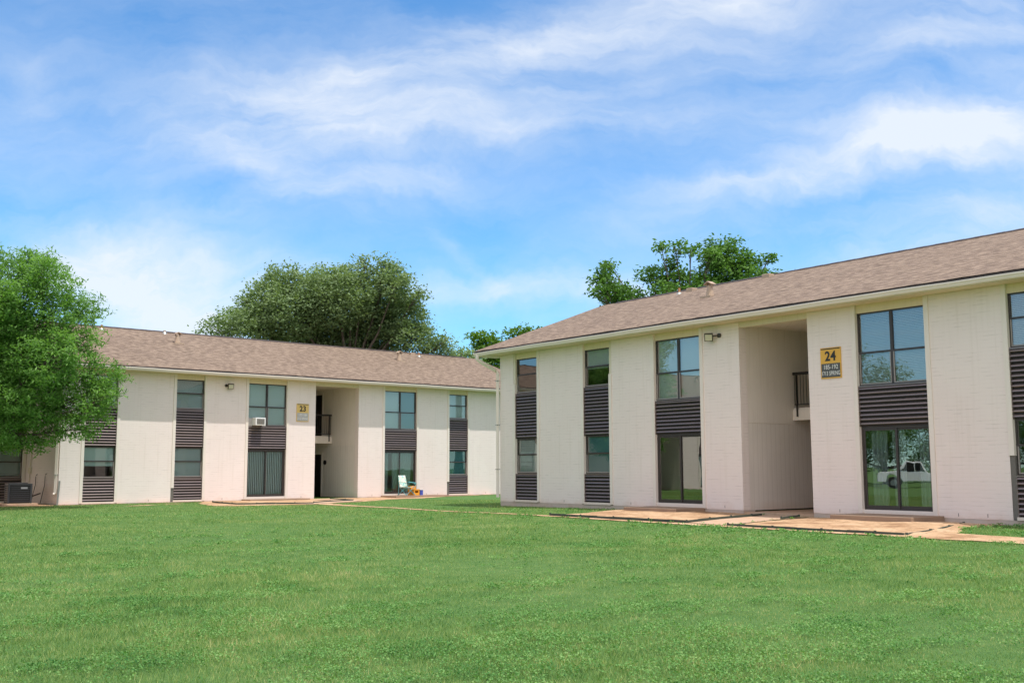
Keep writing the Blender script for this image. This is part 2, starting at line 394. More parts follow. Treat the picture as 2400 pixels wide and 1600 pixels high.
M = dict(
    brick=mat_brick(), cream=mat_cream(), white=mat_cream('white_trim_paint', (0.78, 0.71, 0.64)), soffit=mat_cream('soffit_paint', (0.74, 0.64, 0.46)),
    siding=mat_cream('grooved_siding', (0.78, 0.72, 0.65), True), passage=mat_cream('passage_paint', (0.80, 0.73, 0.65)),
    shingle=mat_shingle(), drip=mat_simple('dark_drip_edge', (0.045, 0.032, 0.03), 0.6),
    gutter=mat_simple('gutter_metal', (0.78, 0.70, 0.63), 0.6, 0.06, 2.0, spec=0.2),
    bronze=mat_simple('bronze_frame', (0.045, 0.036, 0.033), 0.4, 0.25), alu=mat_simple('mill_frame', (0.30, 0.27, 0.25), 0.35, 0.15),
    louver=mat_simple('brown_louver', (0.24, 0.19, 0.178), 0.33, 0.2, 3.0, metal=0.55, spec=0.8, bstr=0.0), shade_and_coil=mat_simple('gap_shade_and_coil_black', (0.02, 0.015, 0.014), 0.7),
    concrete=mat_concrete(), slab=mat_concrete('step_concrete', 0.3, (0.24, 0.175, 0.13)), found=mat_concrete('foundation_concrete', 0.35, (0.50, 0.46, 0.42)),
    soil=mat_soil(), lawn=mat_lawn(), bark=mat_bark(),
    glass=mat_glass('window_glass', (0.74, 0.88, 0.88), 0.07), glassb=mat_glass('door_glass', (0.72, 0.88, 0.88), 0.05, 0.02),
    glass_r=mat_glass('coated_window_glass', (0.74, 0.80, 0.80), 0.17), glassb_r=mat_glass('coated_door_glass', (0.68, 0.76, 0.76), 0.26, 0.03),
    blind=mat_plain('white_blind', (0.78, 0.80, 0.78), 0.5), vblind=mat_plain('vertical_blind', (0.78, 0.80, 0.78), 0.6),
    curtain=mat_simple('curtain', (0.50, 0.56, 0.56), 0.8, 0.1), teal=mat_plain('teal_shade', (0.20, 0.42, 0.45), 0.6),
    black=mat_simple('black_iron', (0.012, 0.010, 0.010), 0.4), door=mat_simple('dark_door', (0.014, 0.012, 0.013), 0.35),
    yellow=mat_simple('sign_yellow', (0.72, 0.40, 0.055), 0.45, 0.05), signgrey=mat_simple('sign_grey', (0.085, 0.085, 0.08), 0.5, 0.1),
    palegrey=mat_simple('faded_grey', (0.45, 0.44, 0.42), 0.5, 0.1), paleyellow=mat_simple('faded_yellow', (0.72, 0.50, 0.16), 0.5, 0.06),
    ink=mat_plain('sign_ink', (0.02, 0.02, 0.018), 0.5), inkw=mat_plain('sign_white', (0.78, 0.78, 0.74), 0.5),
    flue=mat_simple('flue_metal', (0.42, 0.31, 0.22), 0.6, 0.15), rust=mat_simple('rusty_pipe', (0.42, 0.20, 0.08), 0.7),
    lamp=mat_simple('lamp_bronze', (0.05, 0.043, 0.035), 0.4), lampglass=mat_simple('lamp_lens', (0.55, 0.55, 0.42), 0.15, 0.1),
    acwhite=mat_simple('appliance_white', (0.78, 0.78, 0.76), 0.4, 0.04), acgrille=mat_simple('appliance_grille', (0.22, 0.21, 0.18), 0.6),
    cond=mat_simple('condenser_grey', (0.045, 0.046, 0.05), 0.45), condl=mat_simple('condenser_light', (0.30, 0.30, 0.31), 0.4),
    edging=mat_simple('green_edging', (0.035, 0.055, 0.042), 0.6), galv=mat_simple('galvanised', (0.34, 0.36, 0.34), 0.4, 0.1, metal=0.6),
    greyboard=mat_simple('bare_grey_board', (0.15, 0.14, 0.125), 0.9, 0.4, 20),
    orange=mat_simple('orange_plastic', (0.85, 0.36, 0.02), 0.35, 0.05), blue=mat_simple('blue_plastic', (0.06, 0.09, 0.45), 0.35, 0.05),
    chairfab=mat_plain('tmp', (0.5, 0.6, 0.55)), tealmetal=mat_simple('teal_tube', (0.10, 0.33, 0.36), 0.4),
)
# patterned canvas of the camp chair
mt, g_ = newmat('patterned_canvas'); v_ = objco(g_)
vor = g_.n('ShaderNodeTexVoronoi', {'Vector': v_, 'Scale': 13.0})
cc = g_.ramp(vor.outputs['Color'], [(0.0, (0.62, 0.72, 0.62)), (0.35, (0.75, 0.74, 0.62)), (0.55, (0.30, 0.55, 0.52)), (0.8, (0.70, 0.52, 0.40))], 'CONSTANT')
finish(g_, cc, 0.8); M['chairfab'] = mt

# ------------------------------------------------------------------ places
T24, P24, Z24 = -0.9160, (-0.224, 38.286), -1.053
T23, P23, Z23 = 0.7270, (-17.07, 41.02), -1.207
def fr(T, P):
    e = np.array([math.cos(T), math.sin(T)]); n = np.array([math.sin(T), -math.cos(T)])
    return e, n, np.array(P)
F24, F23 = fr(T24, P24), fr(T23, P23)
def to_w(F, s, o): return F[2] + s * F[0] + o * F[1]
def to_l(F, X, Y):
    qx, qy = X - F[2][0], Y - F[2][1]
    return qx * F[0][0] + qy * F[0][1], qx * F[1][0] + qy * F[1][1]
def ss(a, b, x):
    t = np.clip((x - a) / (b - a), 0, 1); return t * t * (3 - 2 * t)
def zg(X, Y):
    s, o = to_l(F24, X, Y)
    z = -1.35 + 0.08 * ss(-2, 9, s) * (1 - ss(4.5, 11, o)) * ss(-60, 0, -np.abs(s) )
    return z + 0.012 * np.sin(X * 0.9 + Y * 0.5) * np.sin(Y * 0.7 - X * 0.3)
def zgf(x, y): return float(zg(np.float64(x), np.float64(y)))

# ground: one sheet out to the horizon
def axis(lo, hi, step, far):
    a = np.arange(lo, hi + 1e-6, step); k = np.array([2, 6, 15, 35, 80, 180, 400, 900.0])
    return np.concatenate([lo - k[::-1][:], a, hi + k]) if far else a
gx = axis(-62, 62, 1.0, True); gy = axis(-6, 100, 1.0, True)
X, Y = np.meshgrid(gx, gy); Z = zg(X, Y)
V = np.stack([X, Y, Z], -1).reshape(-1, 3)
ny, nx = X.shape; ii = np.arange((ny - 1) * nx).reshape(ny - 1, nx)[:, :-1].ravel()
ground = npmesh('ground', V, np.stack([ii, ii + 1, ii + 1 + nx, ii + nx], 1), M['lawn'], smooth=True)
tag(ground, 'green lawn running from the foreground up to both white apartment buildings', 'lawn', kind='structure')

def pip(poly, X, Y):
    inside = np.zeros(X.shape, bool); n = len(poly)
    for i in range(n):
        x0, y0 = poly[i]; x1, y1 = poly[(i + 1) % n]
        c = ((y0 > Y) != (y1 > Y)); xi = (x1 - x0) * (Y - y0) / ((y1 - y0) if y1 != y0 else 1e-9) + x0
        inside ^= c & (X < xi)
    return inside

def jag(poly, amp, step=0.25):
    """world polygon with a slightly ragged outline"""
    out = []
    for i in range(len(poly)):
        a = np.array(poly[i]); b = np.array(poly[(i + 1) % len(poly)]); L = np.linalg.norm(b - a); k = max(1, int(L / step))
        for j in range(k):
            p = a + (b - a) * j / k; d = (b - a) / L; nn = np.array([-d[1], d[0]])
            out.append(tuple(p + nn * amp * (noise.noise(Vector((p[0] * 1.7, p[1] * 1.7, 3))) + 0.5 * noise.noise(Vector((p[0] * 6, p[1] * 6, 8))))))
    return out

def sheet(name, poly, lift, mat, mound=0.0, th=None):
    """draped polygon sheet (grid points inside the outline plus the outline itself), triangulated"""
    import mathutils
    pts = [Vector(p) for p in poly]; n = len(pts)
    P = np.array(poly); lo, hi = P.min(0), P.max(0); st = 0.35
    gxx, gyy = np.meshgrid(np.arange(lo[0], hi[0], st), np.arange(lo[1], hi[1], st)); gxx = gxx.ravel(); gyy = gyy.ravel()
    ins = pip(poly, gxx, gyy)
    for x, y in zip(gxx[ins], gyy[ins]): pts.append(Vector((x, y)))
    r = mathutils.geometry.delaunay_2d_cdt(pts, [(i, (i + 1) % n) for i in range(n)], [], 1, 1e-5)
    def edge_d(x, y):
        A = P; B_ = np.roll(P, -1, 0); q = np.array([x, y]); d = B_ - A; t = np.clip(((q - A) * d).sum(1) / np.maximum((d * d).sum(1), 1e-9), 0, 1)
        return float(np.sqrt((((A + d * t[:, None]) - q) ** 2).sum(1)).min())
    vs = [(v.x, v.y, zgf(v.x, v.y) + lift + mound * float(ss(0.02, 0.5, edge_d(v.x, v.y))) * (0.5 + 0.5 * noise.noise(Vector((v.x * 1.1, v.y * 1.1, 0)))) ) for v in r[0]]
    me = bpy.data.meshes.new(name); me.from_pydata(vs, [], [tuple(f) for f in r[2]]); me.materials.append(mat); me.update()
    me.polygons.foreach_set('use_smooth', [True] * len(me.polygons))
    o = bpy.data.objects.new(name, me); C.objects.link(o)
    # face up
    if len(me.polygons) and me.polygons[0].normal.z < 0: me.flip_normals()
    return tag(o, kind='structure')

W24 = lambda pts: [tuple(to_w(F24, *p)) for p in pts]
W23 = lambda pts: [tuple(to_w(F23, *p)) for p in pts]
path_poly = jag(W24([(-6.8, 3.4), (0, 4.06), (7, 4.78), (12, 4.88), (26, 5.0), (26, 5.55), (12, 5.25), (7, 5.08), (0, 4.36), (-6.8, 4.1)]), 0.16)
soilA = jag(W24([(6.3, 0.0), (6.6, 1.2), (7.5, 3.1), (7.9, 4.4), (8.4, 4.84), (13.3, 4.84), (12.4, 2.5), (11.75, 0.0)]), 0.12)
walk24 = W24([(11.78, 0.02), (12.43, 2.5), (13.34, 4.86), (14.5, 4.86), (13.75, 2.4), (13.1, 0.02)])
soilB = jag(W24([(13.14, 0.0), (13.8, 2.4), (14.55, 4.84), (20.6, 4.95), (25.0, 5.0), (25, 3.9), (20.6, 3.9), (19.4, 3.8), (18.3, 1.8), (18.4, 0.0)]), 0.14)
patchC = jag(W24([(18.5, 0.35), (18.5, 1.6), (19.5, 3.6), (25, 3.8), (25, 0.4)]), 0.15)
soil23 = jag(W23([(5.5, 0.0), (4.4, 2.0), (3.6, 4.6), (3.4, 5.6), (3.9, 6.35), (7.1, 6.5), (9.6, 5.2), (12.5, 3.3), (14.8, 2.7), (18.2, 0.9), (21.0, 0.35), (22, 0.0)]), 0.15)
walk23 = W23([(10.9, 0.02), (10.9, 3.9), (9.9, 4.9), (6.9, 6.45), (6.6, 5.6), (9.4, 4.3), (9.9, 3.2), (9.9, 1.4), (10.9, 1.4)])
soil23b = jag(W23([(-0.4, -3.8), (-0.4, -0.1), (-0.6, 0.5), (-1.6, 0.6), (-3.6, 0.4), (-6, -0.2), (-8, -3.8)]), 0.25)
strip23 = jag(W23([(-0.4, 0.0), (-0.4, 0.28), (2.5, 0.22), (5.4, 0.35), (5.5, 0.0)]), 0.12)
bare = [jag(W23(p), 0.2, 0.15) for p in ([(1.0, 2.9), (2.1, 2.6), (2.3, 3.1), (1.2, 3.3)], [(3.0, 1.9), (3.7, 1.7), (3.8, 2.1), (3.1, 2.2)])]
walkc = [path_poly, soilA, walk24, soilB, soil23, soil23b, strip23] + bare
sheet('path', path_poly, 0.016, M['soil'])
sheet('path', walk24, 0.020, M['concrete'])
sheet('path', walk23, 0.030, M['concrete'])
for nm, pl, md in (('ground', soilA, 0.06), ('ground', soilB, 0.06), ('ground', soil23, 0.01), ('ground', soil23b, 0.01), ('ground', strip23, 0.01), ('ground', bare[0], 0.0), ('ground', bare[1], 0.0)):
    sheet(nm, pl, 0.010, M['soil'], md)

# ------------------------------------------------------------------ apartment buildings
S_N = [(0.56, 1.80), (4.24, 5.48), (18.60, 19.80), (22.30, 23.50)]
S_W = [(7.52, 9.39), (14.68, 16.58)]
BW = (10.87, 13.20)
X0, X1, DEP = -0.35, 24.40, 11.6
HT = 4.92      # head of the upper windows
SOF = 5.13

GSUF = ''
def pane_pair(root_win, x0, x1, z0, z1, y, mat, nm='pane'):
    MB().quad((x0, y, z0), (x1, y, z0), (x1, y, z1), (x0, y, z1)).build(nm, mat, root_win)

def window(root, x0, x1, z0, z1, wide, blind, frame='bronze', glass='glass'):
    glass += GSUF
    """recessed single-hung window (two lights side by side when wide)"""
    fm = MB(); y0, y1 = 0.075, 0.12; t = 0.032
    fm.box(x0, x1, y0, y1, z1 - t, z1); fm.box(x0, x1, y0, y1, z0, z0 + t)
    fm.box(x0, x0 + t, y0, y1, z0 + t, z1 - t); fm.box(x1 - t, x1, y0, y1, z0 + t, z1 - t)
    zr = z0 + (z1 - z0) * (0.45 if wide else 0.54)
    cols = [(x0 + t, x1 - t)]
    if wide:
        xm = (x0 + x1) / 2; fm.box(xm - 0.035, xm + 0.035, y0 - 0.004, y1, z0 + t, z1 - t); cols = [(x0 + t, xm - 0.035), (xm + 0.035, x1 - t)]
    for a, b in cols: fm.box(a, b, y0 - 0.008, y1 - 0.01, zr - 0.024, zr + 0.024)
    o = fm.build('window', M[frame], root)
    for a, b in cols:
        # the lower sash sits in front of the upper one and has its own thin stiles
        st = MB(); s = 0.022
        st.box(a, a + s, y0 - 0.006, y0 + 0.02, z0 + t, zr - 0.024); st.box(b - s, b, y0 - 0.006, y0 + 0.02, z0 + t, zr - 0.024)
        st.box(a + s, b - s, y0 - 0.006, y0 + 0.02, z0 + t, z0 + t + 0.03)
        st.build('sash', M['alu'], o)
        pane_pair(o, a, b, zr, z1 - t, 0.104, M[glass]); pane_pair(o, a, b, z0 + t, zr, 0.092, M[glass])
    for k, (a, b) in enumerate(cols):
        kind, drop = blind[k % len(blind)]
        zb = z1 - 0.02 - (z1 - z0 - 0.05) * drop
        if kind == 'slat':
            bm_ = MB(); z = z1 - 0.05
            while z > zb:
                bm_.add([(a, 0.150, z), (b, 0.150, z), (b, 0.172, z + 0.034), (a, 0.172, z + 0.034)], [(0, 1, 2, 3)]); z -= 0.040
            bm_.box(a, b, 0.145, 0.175, zb - 0.03, zb)
            bm_.build('blind', M['blind'], o)
        elif kind in ('shade', 'teal'):
            bm_ = MB(); bm_.box(a + 0.01, b - 0.01, 0.150, 0.153, zb, z1 - 0.03); bm_.box(a + 0.01, b - 0.01, 0.146, 0.160, zb - 0.025, zb)
            bm_.build('shade', M['blind' if kind == 'shade' else 'teal'], o)
        elif kind == 'drape':
            bm_ = MB(); n = 16; e1 = zb
            top = [(a + (b - a) * 0.72 * i / n, 0.16 + 0.012 * math.sin(i * 1.9), z1 - 0.05) for i in range(n + 1)]
            mid = [(a + (b - a) * (0.95 if i == n else 0.72 * i / n + 0.1 * i / n), 0.15 + 0.02 * math.sin(i * 1.3), z0 + (z1 - z0) * 0.62) for i in range(n + 1)]
            bot = [(a + (b - a) * 0.82 * i / n, 0.16 + 0.015 * math.sin(i * 2.3 + 1), z0 + 0.05) for i in range(n + 1)]
            bm_.add(top + mid + bot, [(r * (n + 1) + i, r * (n + 1) + i + 1, (r + 1) * (n + 1) + i + 1, (r + 1) * (n + 1) + i) for r in (0, 1) for i in range(n)])
            bm_.build('curtain', M['blind'], o, smooth=True)
    return o

def louver(root, x0, x1, z0, z1, seed=0):
    """bank of rolled brown metal slats"""
    lm_ = MB(); n = max(3, round((z1 - z0) / 0.112)); p = (z1 - z0) / n; rr = random.Random(seed)
    for k in range(n):
        a = z0 + k * p; j = rr.uniform(-0.003, 0.003)
        prof = [(0.077, a - 0.002), (0.072, a - 0.002), (0.072, a + 0.052), (0.008, a + 0.048), (0.002 + j, a + 0.053)] + [(0.072 - 0.070 * math.cos(u_), a + 0.053 + (p - 0.056) * math.sin(u_)) for u_ in (0.15, 0.35, 0.55, 0.75, 0.95, 1.15, 1.35, 1.57)] + [(0.077, a + p - 0.003)]
        lm_.prism(prof[::-1], 'x', x0 + 0.012, x1 - 0.012)
    lm_.box(x0, x0 + 0.012, -0.002, 0.09, z0, z1); lm_.box(x1 - 0.012, x1, -0.002, 0.09, z0, z1)
    lm_.box(x0, x1, 0.0, 0.075, z1 - 0.004, z1 + 0.028)
    o = lm_.build('louver_panel', M['louver'], root)
    MB().box(x0 + 0.005, x1 - 0.005, 0.060, 0.10, z0, z1 - 0.005).build('gap_shade', M['shade_and_coil'], o)  # near-black sheet: shade of the slat gaps put into its colour
    return o

def slider(root, x0, x1, z0, z1, style):
    fm = MB(); y0, y1 = 0.07, 0.14; t = 0.045; xm = (x0 + x1) / 2
    fm.box(x0, x1, y0, y1, z1 - t, z1); fm.box(x0, x1, y0, y1, z0, z0 + 0.035)
    fm.box(x0, x0 + t, y0, y1, z0 + 0.035, z1 - t); fm.box(x1 - t, x1, y0, y1, z0 + 0.035, z1 - t)
    o = fm.build('sliding_door', M['bronze'], root)
    for a, b, y in ((x0 + t, xm + 0.03, 0.092), (xm - 0.03, x1 - t, 0.118)):
        l = MB(); w = 0.05
        l.box(a, a + w, y - 0.012, y + 0.012, z0 + 0.036, z1 - t - 0.002); l.box(b - w, b, y - 0.012, y + 0.012, z0 + 0.036, z1 - t - 0.002)
        l.box(a + w, b - w, y - 0.012, y + 0.012, z0 + 0.036, z0 + 0.12); l.box(a + w, b - w, y - 0.012, y + 0.012, z1 - t - 0.05, z1 - t - 0.002)
        l.build('door_leaf', M['bronze'], o)
        pane_pair(o, a + w, b - w, z0 + 0.12, z1 - t - 0.05, y, M['glassb' + GSUF])
    MB().box(x0, x1, 0.0, 0.07, z0 - 0.035, z0 + 0.012).build('threshold', M['gutter'], o)
    if style == 'vertical':
        b_ = MB(); x = x0 + 0.06
        while x < x1 - 0.08:
            b_.add([(x, 0.20, z0 + 0.06), (x + 0.078, 0.235, z0 + 0.06), (x + 0.078, 0.235, z1 - 0.09), (x, 0.20, z1 - 0.09)], [(0, 1, 2, 3)]); x += 0.088
        b_.build('vertical_blind', M['vblind'], o)
    elif style in ('part', 'drape'):
        spans = ([(x0 + 0.05, x0 + 0.42), (x0 + 0.62, xm - 0.02), (xm + 0.05, x1 - 0.12)] if style == 'part' else [(x0 + 0.16, x0 + 0.62), (x0 + 0.72, xm + 0.18), (xm + 0.50, x1 - 0.06)])
        for q, (a, b) in enumerate(spans):
            n = 34; top = []; bot = []
            for i in range(n + 1):
                u = i / n; w = 0.035 * math.sin(u * (b - a) * 55 + q)
                top.append((a + (b - a) * u, 0.24 + w, z1 - 0.07)); sq = 0.86 if style == 'part' else 0.93
                bot.append((a + (b - a) * u * sq + (0.03 if q == 1 else 0), 0.24 + w * 1.2, z0 + 0.06))
            MB().add(top + bot, [(i, i + 1, n + 2 + i, n + 1 + i) for i in range(n)]).build('curtain', M['curtain'], o, smooth=True)
    elif style == 'panel':
        pass
    return o

def flue(root, x, y, zr, h=0.48):
    b = MB(); s = 0.135
    for (r0, z0, r1, z1) in ((0.15, zr - 0.06, 0.085, zr + h * 0.72),):
        n = 12
        v = [(x + r0 * math.cos(2 * math.pi * k / n), y + r0 * math.sin(2 * math.pi * k / n), z0) for k in range(n)] + [(x + r1 * math.cos(2 * math.pi * k / n), y + r1 * math.sin(2 * math.pi * k / n), z1) for k in range(n)]
        b.add(v, [(k, (k + 1) % n, n + (k + 1) % n, n + k) for k in range(n)])
    b.box(x - 0.23, x + 0.23, y - 0.24, y + 0.2, zr - 0.092, zr - 0.02)
    o = b.build('roof_vent', M['flue'], root)
    c = MB(); t = zr + h * 0.72
    c.prism([(-0.165 + x, t + 0.03), (x, t + 0.115), (x + 0.165, t + 0.03), (x + 0.165, t + 0.055), (x, t + 0.15), (x - 0.165, t + 0.055)][::-1], 'y', y - 0.13, y + 0.13)
    for sx in (-1, 1): c.box(x + sx * 0.10 - 0.01, x + sx * 0.10 + 0.01, y - 0.06, y + 0.06, t - 0.04, t + 0.07)
    c.build('vent_cap', M['flue'], o)

def pipe_vent(root, x, y, zr, h=0.22, mat='rust', r=0.045):
    b = MB(); b.tube([(x, y, zr - 0.1), (x, y, zr + h)], r, 10)
    o = b.build('vent_pipe', M[mat], root)
    MB().tube([(x, y, zr - 0.12), (x, y, zr - 0.01), (x, y, zr + 0.06)], [0.17, 0.11, r + 0.012], 12).build('flashing', M['galv'], o)

SLOPE = (7.62 - 5.31) / 6.46
def roof_z(y): return 5.31 + SLOPE * ((y + 0.66) if y <= 5.8 else (12.26 - y))

def make_building(root, blinds, doors, vents, full_back=True, rail_side=1, gl=None, odd=None):
    """apartment block: x along the facade, y into it, z up from the door sills"""
    strips = sorted([(a, b, 'n') for a, b in S_N] + [(a, b, 'w') for a, b in S_W])
    TB = 0.12
    solid = []; x = X0
    cuts = sorted([(a - TB, b + TB) for a, b, _ in strips] + [BW])
    for a, b in cuts: solid.append((x, a)); x = b
    solid.append((x, X1))
    wl = MB()
    for a, b in solid: wl.box(a, b, 0, 0.30, -0.12, SOF - 0.005)
    wl.box(X0, X0 + 0.25, 0.301, DEP - 0.3, -0.12, SOF - 0.005); wl.box(X1 - 0.25, X1, 0.301, DEP - 0.3, -0.12, SOF - 0.005)
    wl.box(X0, X1, DEP - 0.299, DEP, -0.12, SOF - 0.005)
    wl.build('wall', M['brick'], root)
    fd = MB()
    fd.box(X0 + 0.004, BW[0] - 0.004, 0.008, 0.5, -0.75, -0.121); fd.box(BW[1] + 0.004, X1 - 0.004, 0.008, 0.5, -0.75, -0.121)
    fd.box(X0 + 0.004, X0 + 0.3, 0.501, DEP, -0.75, -0.121); fd.box(X1 - 0.3, X1 - 0.004, 0.501, DEP, -0.75, -0.121)
    fd.build('foundation', M['found'], root)
    # gable walls under the rakes
    for a, b in ((X0 + 0.004, X0 + 0.2), (X1 - 0.2, X1 - 0.004)):
        MB().prism([(0.02, SOF), (DEP - 0.02, SOF), (DEP - 0.02, roof_z(DEP) - 0.11), (5.8, roof_z(5.8) - 0.11), (0.02, roof_z(0.0) - 0.11)], 'x', a, b).build('gable_wall', M['cream'], root)
    # strips of windows and louvers
    for i, (a, b, kd) in enumerate(strips):
        for side, (xa, xb) in enumerate(((a - TB, a), (b, b + TB))):
            key = (i, side); zt, zb = SOF - 0.003, -0.10
            if odd and key in odd: zt, zb = odd[key]
            MB().box(xa, xb, -0.028, 0.16, zb, zt).build('trim_board', M['white'], root)
            if odd and key in odd:
                if zb > 0: MB().box(xa + 0.01, xb - 0.004, 0.004, 0.15, -0.11, zb - 0.004).build('bare_board', M['greyboard'], root)
                else: MB().box(xa + 0.01, xb - 0.004, 0.004, 0.15, zt + 0.004, SOF - 0.003).build('bare_board', M['cream'], root)
        MB().box(a, b, 0.035, 0.14, HT + 0.002, SOF - 0.003).build('header_board', M['soffit'], root)
        if kd == 'n':
            window(root, a, b, 3.69, HT, False, blinds[(i, 1)]); window(root, a, b, 0.865, 2.09, False, blinds[(i, 0)])
            louver(root, a, b, 2.095, 3.66, i * 2); louver(root, a, b, -0.045, 0.835, i * 2 + 1)
            MB().box(a - 0.02, b + 0.02, -0.03, 0.12, -0.118, -0.047).build('sill', M['white'], root)
        else:
            window(root, a, b, 3.075, HT, True, blinds[(i, 1)]); louver(root, a, b, 2.06, 3.045, i * 2)
            slider(root, a, b, 0.0, 2.05, doors[0 if i < 3 else 1])
            MB().box(a, b, 0.0, 0.2, -0.118, -0.036).build('sill', M['white'], root)
    # breezeway
    bx0, bx1 = BW
    ps = MB()
    ps.box(bx0 - 0.12, bx0 - 0.03, 0.301, 8.5, 2.79, 5.12); ps.box(bx1 + 0.03, bx1 + 0.12, 0.301, 8.5, 2.79, 5.12)
    ps.box(bx0 - 0.12, bx1 + 0.12, 8.501, 8.6, -0.2, 5.12); ps.box(bx0 - 0.03, bx1 + 0.03, 0.301, 8.5, 5.07, 5.12)
    ps.box(bx0 - 0.12, bx0 - 0.018, 0.302, 8.499, 2.305, 2.789); ps.box(bx1 + 0.018, bx1 + 0.12, 0.302, 8.499, 2.305, 2.789)
    ps.build('passage_wall', M['passage'], root)
    sd = MB(); sd.box(bx0 - 0.12, bx0 - 0.03, 0.301, 8.5, -0.13, 2.304); sd.box(bx1 + 0.03, bx1 + 0.12, 0.301, 8.5, -0.13, 2.304)
    sd.build('passage_siding', M['siding'], root)
    MB().box(bx0 - 0.03, bx1 + 0.03, 0.05, 8.5, -0.5, -0.165).build('passage_floor', M['concrete'], root)
    MB().box(bx0, bx1, 0.02, 0.22, 4.97, SOF - 0.003).build('header_beam', M['cream'], root)
    MB().box(bx0 - 0.015, bx1 + 0.015, 2.38, 8.49, 2.55, 2.78).build('landing', M['white'], root)
    MB().box(bx0 - 0.014, bx1 + 0.014, 2.33, 2.379, 2.42, 2.72).build('landing_fascia', M['white'], root)
    rl = MB(); ry = 2.35
    rl.box(bx0 + 0.03, bx1 - 0.03, ry - 0.05, ry + 0.04, 3.74, 3.82); rl.box(bx0 + 0.05, bx1 - 0.05, ry - 0.02, ry + 0.01, 2.86, 2.89)
    for px in (bx0 + 0.16, bx1 - 0.16): rl.box(px - 0.02, px + 0.02, ry - 0.065, ry - 0.024, 2.52, 3.739)
    x = bx0 + 0.06
    while x < bx1 - 0.05: rl.box(x - 0.007, x + 0.007, ry - 0.012, ry + 0.002, 2.89, 3.74); x += 0.105
    rl.build('railing', M['black'], root)
    for zz in (-0.13, 2.79):
        for sx, xx in ((1, bx0 - 0.03), (-1, bx1 + 0.03)):
            fr_ = MB(); y0, y1 = 3.28, 4.20; x_a, x_b = sorted((xx, xx + sx * 0.018))
            fr_.box(x_a, x_b, y0 - 0.09, y0, zz, zz + 2.12); fr_.box(x_a, x_b, y1, y1 + 0.09, zz, zz + 2.12); fr_.box(x_a, x_b, y0, y1, zz + 2.04, zz + 2.12)
            dr = fr_.build('door_frame', M['white'], root)
            x_a, x_b = sorted((xx, xx + sx * 0.008)); d = MB().box(x_a, x_b, y0 + 0.002, y1 - 0.002, zz, zz + 2.035).build('door', M['door'], dr)
    # eaves: soffit, fascia, gutter
    E0, E1 = X0 - 0.70, X1 + 0.70
    MB().box(E0 + 0.05, E1 - 0.05, -0.575, 0.06, SOF, SOF + 0.02).build('soffit', M['soffit'], root)
    MB().box(E0 + 0.02, E1 - 0.02, -0.602, -0.577, SOF - 0.02, SOF + 0.11).build('fascia', M['cream'], root)
    MB().box(E0 + 0.02, E1 - 0.02, DEP + 0.577, DEP + 0.602, SOF - 0.02, SOF + 0.17).build('fascia', M['cream'], root)
    MB().box(E0 + 0.05, E1 - 0.05, DEP - 0.06, DEP + 0.575, SOF, SOF + 0.02).build('soffit', M['soffit'], root)
    for xa, xb in ((E0 + 0.02, X0 - 0.004), (X1 + 0.004, E1 - 0.02)):
        MB().prism([(-0.574, SOF - 0.02), (0.30, SOF - 0.02), (0.30, SOF + 0.06), (0.0, SOF + 0.1), (-0.574, SOF + 0.1)], 'x', xa, xb).build('eave_return', M['cream'], root)
    gt = MB()
    for sgn, yy in ((1, 0),):
        prof = [(-0.603, SOF + 0.130), (-0.603, SOF + 0.000), (-0.66, SOF + -0.010), (-0.685, SOF + 0.015), (-0.700, SOF + 0.055), (-0.722, SOF + 0.080), (-0.722, SOF + 0.113), (-0.712, SOF + 0.113), (-0.710, SOF + 0.085), (-0.69, SOF + 0.065), (-0.672, SOF + 0.025), (-0.655, SOF + 0.005), (-0.613, SOF + 0.015), (-0.613, SOF + 0.130)]
        n = len(prof); xs = np.linspace(E0, E1, 40); vs = []
        for k, x in enumerate(xs):
            dz_ = 0.006 * math.sin(x * 0.9) + 0.004 * math.sin(x * 2.7 + 1)
            vs += [(x, p[0], p[1] + dz_) for p in prof]
        fs = [(k * n + i, k * n + (i + 1) % n, (k + 1) * n + (i + 1) % n, (k + 1) * n + i) for k in range(len(xs) - 1) for i in range(n)]
        gt.add(vs, fs)
        gt.prism([(-0.603, SOF + 0.130), (-0.603, SOF + 0.000), (-0.66, SOF + -0.010), (-0.70, SOF + 0.055), (-0.722, SOF + 0.113)], 'x', E0 - 0.004, E0 + 0.0)
    gt.build('gutter', M['gutter'], root)
    # roof: shingled slopes with a little sag
    nxs, nys = 90, 26
    rv = []; rf = []
    for front in (True, False):
        b0 = len(rv)
        for j in range(nys + 1):
            for i in range(nxs + 1):
                x = E0 - 0.03 + (E1 - E0 + 0.06) * i / nxs; t = j / nys
                y = -0.675 + 6.475 * t if front else 12.275 - 6.475 * t
                z = roof_z(y) + 0.012 * noise.noise(Vector((x * 0.55, y * 0.7, 2))) + (0.008 * noise.noise(Vector((x * 2.2, 0, 5))) if j < 2 else 0)
                if t > 0.97: z = roof_z(5.8) + 0.012 * noise.noise(Vector((x * 0.55, 5.8 * 0.7, 2)))
                rv.append((x, y, z))
        for j in range(nys):
            for i in range(nxs):
                a = b0 + j * (nxs + 1) + i
                q = (a, a + 1, a + nxs + 2, a + nxs + 1)
                rf.append(q if front else q[::-1])
    rb = MB(); rb.add(rv, rf)
    roof = rb.build('roof', M['shingle'], root, smooth=True)
    un = MB()   # decking under the shingles with its dark drip edge
    for (ya, yb) in ((-0.655, 5.8), (12.255, 5.8)):
        za, zb = roof_z(ya) - 0.022, roof_z(yb) - 0.022
        pr = [(ya, za), (yb, zb), (yb, zb - 0.075), (ya, za - 0.075)]
        un.prism(pr if ya < yb else pr[::-1], 'x', E0 - 0.01, E1 + 0.01)
    un.build('roof_deck', M['drip'], roof)
